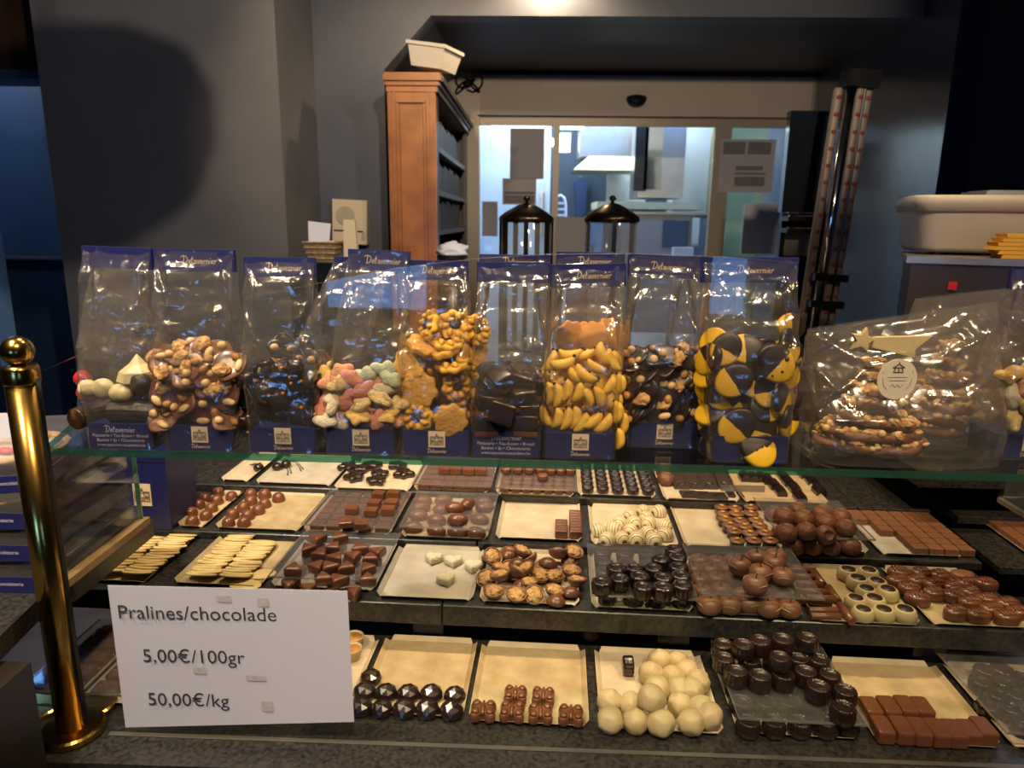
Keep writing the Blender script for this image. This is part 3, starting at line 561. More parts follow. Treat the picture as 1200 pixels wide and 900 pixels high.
slab(r2+.03, r2+.4, v2, v1-.03, Z2-.006, .0145, 'granite slab under the fluted squares at the right edge')
bs = MB()
for z, v in ((Z3-.037, v3+.05), (Z2-.0155, v2+.025)):
    pass
# small bearers that carry the slabs
def bearer(u, v, z0, z1):
    x, y = lw_(u, v); o = MB().box((x, y-.79, (z0+z1)/2), (.05, .03, z1-z0), CA).build('bearer', M['black'], dc); return o
for u in (-.6, -.2, .2, .6): bearer(u, v3+.04, Z4, Z3-.036); bearer(u, v2-.05, Z4, Z3-.036)
for u in (-.6, -.2, .2, .6, .9): bearer(u, v1-.03, Z4-.001, Z2-.0145); bearer(u, v1+.2, Z4-.001, Z1-.0165); bearer(u, v1+.06, Z4-.001, Z1-.0165)
bk2 = tag(MB().span((-.66, 1.70, Z4-.0005), (.84, 1.715, 1.0)).build('back_board', M['black'], None), 'low black board closing the back of the display case', 'board')
# front pane with arched top
pa, pb = at(128, 860, z=Z4), at(1200, 900, z=Z4)
PD = Vector((pb.x-pa.x, pb.y-pa.y, 0)).normalized(); PN = Vector((-PD.y, PD.x, 0))
def onpane(x, y, off=0):
    d = CR @ Vector(((x-600)/F, -(y-450)/F, -1)); t = ((pa+PN*off)-CP).dot(PN)/d.dot(PN); return CP+d*t
top = [(43, 438), (133, 398), (240, 365), (287, 350), (368, 333), (464, 314), (558, 303), (640, 298), (740, 297), (850, 301), (936, 308), (1035, 323), (1104, 337), (1200, 362)]
tp = [onpane(*q) for q in top]; tp.append(tp[-1]+Vector((.12, 0, -.05)))
pl = [Vector((q.x, q.y, Z4+.0005)) for q in (tp[0], tp[-1])]
fg = thing('front_glass', 'large clear front glass with arched top edge standing on the granite ledge', 'glass pane', (0, pa.y, Z4)); c = fg.location.copy()
lo = [Vector((q.x, q.y, Z4+.0005)) for q in tp]
mb = MB(); n_ = len(tp)
vs = [q-c-PN*.003 for q in lo]+[q-c-PN*.003 for q in tp]
mb.add(vs, [(i, i+1, n_+i+1, n_+i) for i in range(n_-1)]); mb.build('pane', M['pane'], fg)
eb = MB()
for i in range(n_-1): eb.add([tp[i]-c-PN*.003, tp[i+1]-c-PN*.003, tp[i+1]-c+PN*.003, tp[i]-c+PN*.003], [(0, 1, 2, 3)])
eb.build('polished_edge', mat('polished_edge', (.45, .42, .36), .15, .3), fg)
MB().rings([[(q.x-c.x, q.y-c.y-.0035, .0004), (q.x-c.x, q.y-c.y+.0035, .0004), (q.x-c.x, q.y-c.y+.0035, .0013), (q.x-c.x, q.y-c.y-.0035, .0013)] for q in (pa, lo[-1])]).build('seal_strip', mat('seal_strip', (.13, .12, .11), .35, .3), fg)
# brass post
bp = at(83, 850, z=Z4); PX, PY = bp.x, onpane(60, 600).y
zp = at(24, 428, Y=PY).z; xt = at(24, 428, Y=PY).x
PX = at(54, 640, Y=PY).x
po = thing('brass_post', 'polished brass post with round ball finial at the end of the front glass', 'post', (PX, PY, Z4))
hp = zp-Z4
MB().lathe([(.0185, .008), (.0185, hp-.022)], 28).build('shaft', M['brass'], po, True)
MB().lathe([(.0195, hp-.022), (.02, hp-.02), (.02, hp-.004), (.0185, hp), (.006, hp+.001)], 28).build('collar', M['brass'], po, True)
MB().lathe([(.0001+.0178*sin(pi*k/14), hp+.0172-.0176*cos(pi*k/14)) for k in range(15)], 28).build('ball_finial', M['brass'], po, True)
MB().lathe([(.037, 0), (.039, .002), (.039, .009), (.036, .0115), (.019, .012)], 36).build('base_flange', M['brass'], po)
MB().box((.0185, 0, hp/2), (.003, .007, hp-.03)).build('glass_slot', M['black'], po)
for x, y, lab in ((40, 838, 'brass floor flange partly behind the dark timber at the left'), (103, 837, 'brass floor flange just behind the brass post')):
    q = at(x, y, z=Z4); f = MB().lathe([(.029, 0), (.031, .002), (.031, .007), (.028, .009), (.002, .0092)], 32).build('brass_flange', M['brass']); f.location = (q.x, q.y+.012, Z4); tag(f, lab, 'flange')
# glass shelf
sh0, sh1 = at(52, 524.5, z=1.215), at(1335, 559.3, z=1.215); sb = at(100, 482, z=1.215); sh1b = (sh1.x+.05, sh1.y+.22)
gs = thing('glass_shelf', 'green edged glass shelf carrying the gift bags', 'shelf', (0, .9, 1.206)); c = gs.location
SP = [(sh0.x, sh0.y), (sh1.x, sh1.y), sh1b, (sb.x, sb.y)]; SP = [(x-c.x, y-c.y) for x, y in SP]
MB().rings([[(x, y, 0) for x, y in SP], [(x, y, .009) for x, y in SP]]).build('plate', M['shelf_glass'], gs)
for i in range(4):
    (x0_, y0_), (x1_, y1_) = SP[i], SP[(i+1) % 4]; d = Vector((x1_-x0_, y1_-y0_, 0)).normalized(); nn = Vector((d.y, -d.x, 0))*.0008
    MB().add([(x0_+nn.x, y0_+nn.y, -.0002), (x1_+nn.x, y1_+nn.y, -.0002), (x1_+nn.x, y1_+nn.y, .0092), (x0_+nn.x, y0_+nn.y, .0092)], [(0, 1, 2, 3)]).build('green_edge', clear('green_edge_glass', (.16, .42, .32), .12, .6, .02, haze=.22, hazecol=(.15, .5, .36)), gs)
# side panes, wooden strip, adjoining left counter
xs = -.617
lg = thing('side_glass', 'left side glass pane on a pale wooden strip below the shelf', 'glass pane', (xs, .84, 1.02))
MB().box((0, .1, .095), (.005, .2, .19-.012)).build('pane', M['pane'], lg)
MB().box((0, .2, .095), (.006, .004, .178)).build('green_edge', M['glass_edge'], lg)
MB().box((.004, .1, .003), (.014, .215, .011)).build('wooden_strip', M['wood_strip'], lg)
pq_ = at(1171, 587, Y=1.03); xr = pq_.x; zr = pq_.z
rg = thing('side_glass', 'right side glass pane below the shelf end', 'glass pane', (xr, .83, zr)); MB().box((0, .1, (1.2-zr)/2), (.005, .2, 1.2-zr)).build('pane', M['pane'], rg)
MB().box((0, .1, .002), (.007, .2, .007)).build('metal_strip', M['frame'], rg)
MB().span((.004, .004, .006), (.012, .198, 1.2-zr)).build('pane_reflection_board', mat('pane_reflection_board', (.13, .14, .155), .35, var=.15, scale=30), rg)  # grey board added behind the pane; its colour stands in for the pane's reflection
lc = thing('left_counter', 'dark stone counter top carrying the pastry boxes', 'counter', (-.62, .85, 0))
p1, p2 = at(48, 703, z=1.018), at(-20, 765, z=1.018); c = lc.location
PP = [(p1.x-.008, p1.y+.022), (xs+.008, p1.y+.045), (xs+.008, 1.06), (-1.5, 1.06), (-1.5, p2.y-.25), (p2.x-.3, p2.y-.2), (p2.x, p2.y)]
MB().prism([(x-c.x, y-c.y) for x, y in reversed(PP)], .99, 1.018).build('worktop', M['stone'], lc)
q1 = at(24, 800, Y=.70)
MB().span((-1.4-c.x, .5-c.y, 0), (q1.x-c.x, .72-c.y, .99)).build('timber_side', M['leather'], lc)
# paper sign on the front glass
cs = [onpane(*q, -.0045) for q in ((147, 852.5), (415, 846), (407, 692.5), (126, 686))]
sg = thing('price_sign', 'white paper price sign taped to the inside of the front glass reading pralines and prices', 'sign', cs[0]); sg['label'] = 'white paper price sign with dark lettering fixed to the front glass'
MB().rings([[q-cs[0] for q in cs], [q-cs[0]+PN*.0006 for q in cs]]).build('sheet', M['paper'], sg)
ang = math.atan2((cs[1]-cs[0]).z, (cs[1]-cs[0]).x); ink = mat('sign_ink', (.035, .033, .04), .7)
a2 = math.atan2(cs[2].z-cs[3].z, cs[2].x-cs[3].x)
for body, x, y, wpx in (('Pralines/chocolade', 231, 723.5, 182), ('5,00€/100gr', 227, 775.5, 117), ('50,00€/kg', 221, 826, 93)):
    q = onpane(x, y, -.0056)-cs[0]; e = text(body, .022, 'lettering', ink, sg, q, (pi/2, -a2, 0))
    wreal = (onpane(x+wpx/2, y)-onpane(x-wpx/2, y)).length; k = wreal/max(.01, e.dimensions.x)
    e.scale = (k, k, k)
    e.location = q-Vector((0, 0, .0035 if x == 231 else .0015))
for (x, y, w_, h_) in ((262, 702, 18, 8), (308, 706, 14, 10), (300, 795, 24, 7), (313, 828, 14, 12), (234, 786, 16, 8)):
    u, v = onpane(x-w_/2, y-h_/2, -.0052)-cs[0], onpane(x+w_/2, y+h_/2, -.0052)-cs[0]
    MB().add([(u.x, u.y, v.z), (v.x, v.y, v.z), (v.x, v.y, u.z), (u.x, u.y, u.z)], [(0, 1, 2, 3)]).build('tape_mark', mat('tape_mark', (.47, .45, .48), .5, var=.15, scale=300), sg)
u, v = onpane(845, 568, .004), onpane(896, 577, .004); tp_ = MB().box(((u.x+v.x)/2, u.y, (u.z+v.z)/2), (v.x-u.x, .0006, u.z-v.z)).build('tape_strip', clear('tape_clear', (.75, .75, .75), .1, .3, .3, haze=.35, hazecol=(.5, .47, .43))); tag(tp_, 'strip of dull clear tape on the front glass below the shelf', 'tape')
# ---------------------------------------------------------------- trays and covers
LIP = .0065
def tray(fl, fr, z, m, label, d=.19, back=True):
    a, b = at(*fl, z=z), at(*fr, z=z); w = max(.03, (Vector((b.x-a.x, b.y-a.y))).length-.003)
    t = thing('tray', label, 'tray', (a.x+.0015, a.y, z+.0004), CA, 'card trays of pralines'); i = .008; h = LIP
    MB().span((i, i, 0), (w-i, d-i, .0011)).build('base_sheet', M[m], t)
    for q0, q1, r0, r1 in (((i, i), (w-i, i), (.012, 0), (w-.012, 0)), ((w-i, i), (w-i, d-i), (w, .012), (w, d-.012)), ((w-i, d-i), (i, d-i), (w-.012, d), (.012, d)), ((i, d-i), (i, i), (0, d-.012), (0, .012))):
        n = Vector((q1[1]-q0[1], q0[0]-q1[0], 0)).normalized()*.0009
        MB().rings([[(q0[0], q0[1], 0), (q1[0], q1[1], 0), (q1[0]+n.x, q1[1]+n.y, 0), (q0[0]+n.x, q0[1]+n.y, 0)], [(r0[0]-n.x, r0[1]-n.y, h), (r1[0]-n.x, r1[1]-n.y, h), (r1[0], r1[1], h), (r0[0], r0[1], h)]]).build('folded_lip', M[m] if q0[1] != q1[1] else M['tray_lip'], t)
    t['w'] = w; return t
def cover(t, h, label, w=None, d=.185, dx=0, dy=0, tilt=0):
    w = w or t['w']+.004; o = thing('clear_cover', label, 'cover', t.location+Vector((dx, dy, h)), CA, 'clear plastic covers on trays'); o.rotation_euler = (tilt, 0, CA)
    MB().span((0, 0, 0), (w, d, .0013)).build('sheet', M['cover'], o)
    e = clear('cover_edge', (.8, .8, .8), .25, .4, .1, haze=.3, hazecol=(.62, .58, .52)) if 'cover_edge' not in bpy.data.materials else bpy.data.materials['cover_edge']
    MB().span((-.0005, -.001, -.0005), (w+.0005, 0, .0028)).build('front_rim', e, o)
    for x in (-.0012, w): MB().span((x, 0, -.0004), (x+.0012, d, .0022)).build('side_rim', e, o)
    return o
C2 = lambda p: (200+p[0]/4, 530+p[1]/4); C3 = lambda p: (450+p[0]/4.736, 530+p[1]/4.736); C4 = lambda p: (660+p[0]/4, 530+p[1]/4)
C5 = lambda p: (900+p[0]/4, 530+p[1]/4); C7 = lambda p: (400+p[0]/3, 700+p[1]/3); C8 = lambda p: (800+p[0]/3, 700+p[1]/3)
def lay(kind, crop, pts, zb, h, phrase, where, group, rz=.08, tol=.018, sc=.05, key='y', frac=.5):
    obs = []
    for p in pts:
        q = at(*crop(p), z=zb+h*frac)
        k = kind[len(obs) % len(kind)] if isinstance(kind, list) else kind
        a = p[2] if len(p) > 2 else None
        o = k.put((q.x, q.y, zb), (0, 0, CA+rnd.uniform(-rz, rz)) if a is None else a, 1+rnd.uniform(-sc, sc), None, group); obs.append(o)
    autolabel(obs, phrase, where, tol, key); return obs
def grid(kind, t, s0, s1, ns, v0, v1, nv, zb, phrase, where, group, skip=(), rz=.03):
    obs = []
    for j in range(nv):
        for i in range(ns):
            if (i, j) in skip: continue
            u = s0+(s1-s0)*i/max(1, ns-1); v = v0+(v1-v0)*j/max(1, nv-1); x, y = u*ca-v*sa, u*sa+v*ca
            obs.append(kind.put((t.location.x+x, t.location.y+y, zb), (0, 0, CA+rnd.uniform(-rz, rz)), 1, None, group))
    autolabel(obs, phrase, where, .5*(v1-v0)/max(1, nv-1)); return obs
CAT = 'praline'
def dome_prof(r, h, p=2.3, n=9): return [(r*.96, 0)]+[(r*max(.02, (1-(k/n)**p)**(1/p)), h*k/n) for k in range(1, n)]+[(.0006, h)]
K = {}
K['dome'] = Kind('chocolate_dome', CAT, MB().lathe(dome_prof(.0135, .019), 20).mesh('chocolate_dome', M['milk'], True))
K['square'] = Kind('chocolate_square', CAT, rbox(.0250, .0228, .013, .0014, 'chocolate_square', M['milk']), [('top_mark', MB().tube([(-.006, -.004, .0131), (0, .003, .0134), (.006, -.001, .0131)], .0009, 5).mesh('top_mark', M['milk_pale']))])
K['oval'] = Kind('chocolate_oval', CAT, blob(.0195, .0135, .0125, .05, 1.2, 3, 'chocolate_oval', M['milk'], 3, .55))
K['bar'] = Kind('chocolate_bar', CAT, rbox(.024, .0128, .016, .003, 'chocolate_bar', M['milk'], 4))
def rosette(r, h, n, m, nm='rosette'):
    return Kind(nm, CAT, MB().lathe([(r*.9, 0), (r, h*.15), (r*1.0, h*.6), (r*1.04, h*.75), (r*.95, h*.93), (r*.55, h), (r*.3, h*.93), (.0005, h*1.02)], 40, lobes=n, amp=.045).mesh(nm, m, True))
K['rosette'] = rosette(.0112, .013, 8, M['milk'])
K['darkcup'] = rosette(.0125, .0145, 10, M['dark'], 'dark_chocolate_cup')
pl_o = [(x, y) for x, y in rr(.034, .034, .003, 0, 3) for _ in (0,)] if False else [(p[0], p[1]) for p in rr(.034, .036, .003, 0, 3)]
K['plate'] = Kind('chocolate_thin', CAT, MB().pillow(pl_o, .004, .001).mesh('chocolate_thin', M['dark_dull']), [('ripple', MB().tube([(-.012, -.012, .0041), (-.004, .004, .0043), (.004, -.003, .0043), (.012, .012, .0041)], .0008, 5).mesh('ripple', M['dark']))])
M['bar_brown'] = mat('bar_brown', (.11, .045, .022), .4, var=.2, scale=60)
K['prism'] = Kind('dark_chocolate_bar', CAT, MB().rings([[(-.011*k, y, 0), (.011*k, y, 0), (.011*k, y, .007), (.006*k, y, .0155), (-.006*k, y, .0155), (-.011*k, y, .007)] for y, k in ((-.017, .9), (-.0155, 1), (.0155, 1), (.017, .9))]).mesh('dark_chocolate_bar', M['dark']))
# striped white dome
ws = bpy.data.materials.new('striped_white_chocolate'); ws.use_nodes = True; n = ws.node_tree.nodes; Lk = ws.node_tree.links
tc = n.new('ShaderNodeTexCoord'); wv = n.new('ShaderNodeTexWave'); wv.inputs['Scale'].default_value = 62; wv.inputs['Distortion'].default_value = .9; wv.inputs['Detail Scale'].default_value = 1; rp = n.new('ShaderNodeValToRGB')
Lk.new(tc.outputs['Object'], wv.inputs[0]); Lk.new(wv.outputs['Fac'], rp.inputs[0]); Lk.new(rp.outputs[0], n['Principled BSDF'].inputs[0])
rp.color_ramp.elements[0].position = .07; rp.color_ramp.elements[0].color = (.16, .07, .03, 1); rp.color_ramp.elements[1].position = .17; rp.color_ramp.elements[1].color = (.72, .62, .38, 1)
n['Principled BSDF'].inputs['Roughness'].default_value = .4; M['striped'] = ws
K['striped'] = Kind('striped_praline', CAT, MB().lathe([(.0125, 0), (.0155, .003)]+[(r, z+.003) for r, z in dome_prof(.0155, .019)[1:]], 24).mesh('striped_praline', ws, True))
cupm = MB().lathe([(.0128, 0), (.0142, .012), (.0150, .0135)], 24).mesh('cup_praline', M['dark'], True)
K['nutcup'] = Kind('nut_cup_praline', CAT, cupm, [('milk_top', MB().lathe([(.0151, .0134), (.0146, .0152), (.0005, .0158)], 24).mesh('milk_top', M['milk_pale'], True)), ('nut_sliver', blob(.0055, .0036, .0028, .3, 2, 5, 'nut_sliver', M['orange_peel'], 2))])
for v in K['nutcup'].parts[1][1].vertices: v.co.z += .0175
tf = MB().lathe([(.013, 0), (.0185, .005), (.0195, .012), (.017, .0205), (.0105, .0265), (.0085, .0272), (.0075, .0258), (.0005, .0255)], 22).mesh('truffle', M['milk_rough'], True)
K['truffle'] = Kind('truffle', CAT, tf)
K['gridsq'] = Kind('fluted_square', CAT, MB().pillow([(x*(1+.04*cos(24*math.atan2(y, x))), y*(1+.04*cos(24*math.atan2(y, x)))) for x, y in [(.0126*max(-1, min(1, 1.35*cos(2*pi*i/64))), .0113*max(-1, min(1, 1.35*sin(2*pi*i/64)))) for i in range(64)]], .013, .0014).mesh('fluted_square', M['milk_pale']))
K['flake'] = Kind('white_chocolate_flake', CAT, MB().pillow(poly(lambda a: .0265*.0175/sqrt((.0175*cos(a))**2+(.0265*sin(a))**2), 26), .0034, .0014, .0004).mesh('white_chocolate_flake', M['flake'], True))
tri = [(p.x, p.y) for p in [Vector((.0175*cos(a)*(1), .0175*sin(a))) for a in ()]] or None
def roundpoly(pts, r, n=4):
    out = []
    for i, p in enumerate(pts):
        p = Vector(p); a = (Vector(pts[i-1])-p).normalized(); b = (Vector(pts[(i+1) % len(pts)])-p).normalized()
        for k in range(n+1): t = k/n; q0, q1 = p+a*r, p+b*r; out.append(tuple((q0*(1-t)**2+p*2*t*(1-t)+q1*t*t)))
    return out
K['triangle'] = Kind('triangle_praline', CAT, MB().pillow(roundpoly([(-.018, -.0105), (.018, -.0115), (.001, .016)], .006), .0165, .004, .001).mesh('triangle_praline', M['milk'], True))
ht = [(.0175*(16*sin(t)**3)/17, .0185*(13*cos(t)-5*cos(2*t)-2*cos(3*t)-cos(4*t))/16) for t in [2*pi*(-i)/40 for i in range(40)]]
K['heart'] = Kind('white_heart', CAT, MB().pillow(ht, .0135, .004, .0015).mesh('white_heart', M['coconut'], True))
def shell(r, m):
    pr = [(r*sin(.5*pi*k/7), r*.85*(1-cos(.5*pi*k/7))) for k in range(1, 8)]
    return MB().lathe([(.0005, 0)]+pr+[(r*.9, r*.85), (r*.8, r*.72)], 26).mesh('walnut_shell', m, True)
stripe_b = mat('striped_milk', (.2, .09, .04), .4)
K['shell'] = Kind('filled_walnut_shell', CAT, shell(.0175, M['milk_pale']), [('walnut_filling', blob(.0122, .0122, .0052, .4, 2.8, 9, 'walnut_filling', M['walnut'], 3, ridg=.2))])
for v in K['shell'].parts[0][1].vertices: v.co.z += .0128
bkm = MB().lathe([(.0165*sin(.5*pi*k/8), .0155*cos(.5*pi*k/8)) for k in range(8, 0, -1)]+[(.0004, .0156)], 26, lobes=13, amp=.018).mesh('walnut_shell_back', M['milk'], True)
K['back'] = Kind('walnut_shell_praline', CAT, bkm, [('sugar_line', MB().tube([(.0171*cos(a)*.9, .0171*sin(a)*.9, .0055) for a in [k*.3 for k in range(22)]], .0004, 4).mesh('sugar_line', M['milk_pale']))])
def fluted(r, h, n, m, nm):
    return Kind(nm, CAT, MB().lathe([(r*.92, 0), (r*.97, h*.25), (r*1.05, h*.78), (r*1.03, h*.9), (r*.9, h), (r*.62, h*.97), (r*.5, h*.9), (.0005, h*.9)], 44, lobes=n, amp=.05).mesh(nm, m, True))
K['flutecup'] = fluted(.0152, .021, 9, M['dark'], 'fluted_dark_cup')
K['apple'] = Kind('apple_praline', CAT, MB().lathe([(.010, 0), (.0175, .005), (.0195, .013), (.0165, .0225), (.008, .0275), (.002, .0255), (.0004, .0245)], 24).mesh('apple_praline', M['milk_pale'], True), [('white_line', MB().tube([(.0195*cos(a)*(.85+.15*sin(a*2)), .0195*sin(a)*(.85+.15*sin(a*2)), .014+.006*sin(a*2)) for a in [k*.28 for k in range(23)]], .0006, 4).mesh('white_line', M['ivory_choc'])), ('chocolate_stem', MB().tube([(0, 0, .024), (.001, .001, .029), (.003, .001, .034)], .0011, 6).mesh('chocolate_stem', M['milk']))])
K['stick'] = Kind('chocolate_stick', CAT, MB().tube([(-.024, 0, .0065), (-.0235, 0, .0065), (.0235, 0, .0065), (.024, 0, .0065)], [.0055, .0065, .0065, .0055], 14).mesh('chocolate_stick', M['milk'], True))
K['barrel'] = Kind('ivory_barrel', CAT, MB().lathe([(.0140, 0), (.0175, .004), (.0180, .011), (.0150, .0185), (.0122, .0205), (.0115, .0198)], 40, lobes=20, amp=.012).mesh('ivory_barrel', M['ivory_choc'], True), [('dark_disc', MB().lathe([(.0114, .0197), (.0110, .0206), (.0005, .0209)], 20).mesh('dark_disc', M['dark_dull'], True))])
ro = MB().pillow(poly(lambda a: .0195*.0135/sqrt((.0135*cos(a))**2+(.0195*sin(a))**2), 24), .0185, .005, .002)
K['ridged'] = Kind('ridged_oval', CAT, ro.mesh('ridged_oval', M['milk'], True), [('ridge', MB().tube([(x, -.0085+.001*abs(x)*100*.3, .0203-abs(x)*.12), (x, 0, .0212-abs(x)*.12), (x, .0085, .0203-abs(x)*.12)], .0013, 5).mesh('ridge', M['milk'], True)) for x in (-.010, -.005, 0, .005, .010)])
b = bmesh.new(); bmesh.ops.create_icosphere(b, subdivisions=2, radius=1)
for v in b.verts: v.co = Vector((v.co.x*.0172, v.co.y*.0165, (v.co.z if v.co.z > -.3 else -.3)*.0155+.3*.0155)) * 1.0
fm = bpy.data.meshes.new('faceted_dome'); b.to_mesh(fm); b.free(); fm.materials.append(M['dark']); K['facet'] = Kind('faceted_dark_dome', CAT, fm)
bo = [(.0172*x/10, .0165*y/10) for x, y in ((1.2, 6), (3, 9), (6.5, 10), (9.4, 8.5), (10, 5.2), (8.6, 1.6), (8.2, 0), (8.8, -2), (10, -5.4), (9.2, -8.6), (6.2, -9.8), (3, -8.6), (1.2, -6), (-1.2, -6), (-3, -8.6), (-6.2, -9.8), (-9.2, -8.6), (-10, -5.4), (-8.8, -2), (-8.2, 0), (-8.6, 1.6), (-10, 5.2), (-9.4, 8.5), (-6.5, 10), (-3, 9), (-1.2, 6))]
K['butterfly'] = Kind('butterfly_praline', CAT, MB().pillow(list(reversed(bo)), .0165, .005).mesh('butterfly_praline', M['milk'], True), [('butterfly_body', MB().tube([(0, -.014, .0155), (0, 0, .0172), (0, .013, .0155)], [.0018, .0032, .0018], 8).mesh('butterfly_body', M['milk'], True))]+[('wing_dot', MB().lathe([(.0056, .0155), (.0046, .0182), (.0026, .0192), (.0004, .0194)], 14, (sx*.0095, sy*.0085, 0)).mesh('wing_dot', M['milk'], True)) for sx in (-1, 1) for sy in (-1, 1)])
K['whiteball'] = [Kind('white_truffle', CAT, blob(.0185, .0185, .0185, .15, 1.9, sd, 'white_truffle', M['ivory_choc'], 3, .75)) for sd in (2, 8)]
K['barrelcup'] = Kind('dark_barrel_praline', CAT, MB().lathe([(.0138, 0), (.0162, .005), (.0166, .013), (.0152, .0205), (.0145, .0226), (.0132, .0232), (.0124, .0228), (.0120, .0214), (.0005, .0214)], 96, lobes=16, amp=.035).mesh('dark_barrel_praline', M['dark'], True))
K['roundbar'] = Kind('rounded_bar', CAT, MB().pillow(roundpoly([(-.0115, -.0185), (.0115, -.0185), (.0115, .0185), (-.0115, .0185)], .005), .0195, .003).mesh('rounded_bar', M['milk'], False), [('diagonal_line', MB().tube([(-.006, -.006, .0196), (.006, .010, .0196)], .0006, 4).mesh('diagonal_line', M['milk_pale']))])
K['flakebar'] = Kind('red_flaked_bar', CAT, rbox(.036, .026, .012, .0015, 'red_flaked_bar', M['bar_brown']), [('red_crisp', blob(.0055, .0016, .0009, .4, 3, i, 'red_crisp', M['red_flake'], 1)) for i in range(5)])
for i, (pn, pm) in enumerate(K['flakebar'].parts):
    for v in pm.vertices: v.co = Matrix.Rotation(i*1.3, 3, 'Z') @ v.co+Vector((-.012+.006*i, .006*sin(i*2.3), .0124))
K['cherry'] = Kind('stemmed_cherry', CAT, blob(.0115, .0115, .010, .06, 1, 6, 'stemmed_cherry', M['dark'], 3, .7), [('cherry_stem', MB().tube([(.006, 0, .014), (.022, -.004+s*.01, .012), (.032, -.02+s*.014, .004), (.036+s*.004, -.034+s*.012, .0012)], [.001, .0009, .0009, .0014], 6).mesh('cherry_stem', M['dark_dull'], True)) for s in (0, 1)])
K['chunk'] = [Kind('dark_cluster', CAT, MB().pillow(poly(lambda a, s=s: .0195*(1+.22*cos(5*a+s)+.1*cos(3*a+s*2)), 30), .014, .005, .001).mesh('dark_cluster', M['dark'], True)) for s in (0, 1.7)]

T = {}
# back row
y_ = .0016
T['1a'] = tray((256, 565), (285, 570.5), Z1, 'cream_tray', 'narrow cream tray with a dark ball at the far left of the back row')
lay(K['cherry'], lambda p: p, [(303, 548, (0, 0, 2.6))], Z1+y_, .014, 'dark stemmed cherry', 'narrow tray at the left end', 'stemmed chocolate cherries')
T['1b'] = tray((297, 568), (386, 574), Z1, 'grey_tray', 'pale paper tray nearly empty but for two stemmed cherries')
lay(K['cherry'], lambda p: p, [(325, 547, (0, 0, CA)), (335, 544, (0, 0, CA+.25))], Z1+y_, .014, 'dark stemmed cherry', 'pale nearly empty back tray', 'stemmed chocolate cherries')
T['1c'] = tray((389, 574.5), (481, 577), Z1, 'cream_tray', 'cream tray of glossy dark clusters in the back row')
lay(K['chunk'], lambda p: p, [(415, 559), (445, 555), (473, 555), (408, 547), (441, 563), (436, 545), (465, 545), (424, 549)], Z1+y_, .014, 'glossy dark cluster', 'dark cluster tray under the shelf', 'dark clusters in the back row', rz=1)
T['1d'] = tray((483, 576), (574, 577.5), Z1, 'cream_tray', 'cream tray of milk chocolate squares under a clear cover, back row')
grid(K['square'], T['1d'], .021, .151, 6, .022, .16, 5, Z1+y_, 'milk chocolate square under the cover', 'covered back row tray', 'squares under the back row cover')
cover(T['1d'], .0155, 'clear cover over milk chocolate squares in the back row')
lay(K['square'], lambda p: p, [(521, 551), (534.5, 551), (549.5, 552), (563.5, 552)], Z1+.0178, .012, 'milk chocolate square on the clear cover', 'covered back row tray', 'squares on the back row cover', rz=.02)
T['1e'] = tray((580, 581), (673, 583), Z1, 'cream_tray', 'cream tray of fluted milk rosettes under a cover in the back row')
grid(K['rosette'], T['1e'], .018, .156, 7, .024, .165, 6, Z1+y_, 'milk rosette under the cover', 'rosette tray, back row', 'rosettes under the cover')
cover(T['1e'], .0165, 'clear cover over fluted milk rosettes in the back row')
lay(K['rosette'], lambda p: p, [(593, 551), (607, 551), (620.5, 551), (633, 551), (646, 552), (657, 552), (668.5, 552), (636, 559)], Z1+.0188, .013, 'milk rosette on the clear cover', 'rosette tray', 'rosettes on the cover')
T['1f'] = tray((676, 582), (770, 586), Z1, 'cream_tray', 'cream tray filled with five columns of dark glossy cups')
grid(K['darkcup'], T['1f'], .022, .150, 5, .024, .168, 6, Z1+y_, 'glossy dark cup', 'dark cup tray, back row', 'dark cups in the back row')
T['1g'] = tray((777, 587), (868, 589), Z1, 'cream_tray', 'cream tray of thin dark squares with one double ball')
lay(K['plate'], lambda p: p, [(807, 579), (823, 580), (842, 581), (861, 579)], Z1+y_, .004, 'thin dark square lying flat', 'thin squares tray', 'thin dark squares')
for kx, x in enumerate((798, 814, 831, 850)):
    for j in range(5):
        q = at(x, 569, z=Z1+.004); o = K['plate'].put((q.x+j*.0015, q.y+j*.019, Z1+.005+j*.0012), (.34, 0, CA+rnd.uniform(-.05, .05)), 1, f"thin dark square leaning, {ORD[j+1]} from the front in {ORD[kx+1]} leaning column of thin squares tray", 'thin dark squares')
lay(K['truffle'], lambda p: p, [(780, 561), (779, 551)], Z1+y_, .026, 'round dark truffle', 'thin squares tray', 'two round truffles', sc=.02)
T['1h'] = tray((871, 590), (971, 591), Z1, 'gold_tray', 'gold tray half filled with glossy dark bars at the back right')
lay(K['prism'], C4, [(1110, 205), (1020, 180), (1200, 175), (1085, 165), (990, 150), (1165, 130), (1055, 135), (960, 125), (1130, 100), (1030, 105), (930, 115), (890, 115), (850, 112)], Z1+y_, .0155, 'glossy dark bar', 'gold tray at the back right', 'dark bars in the gold tray', rz=.03, tol=.02)
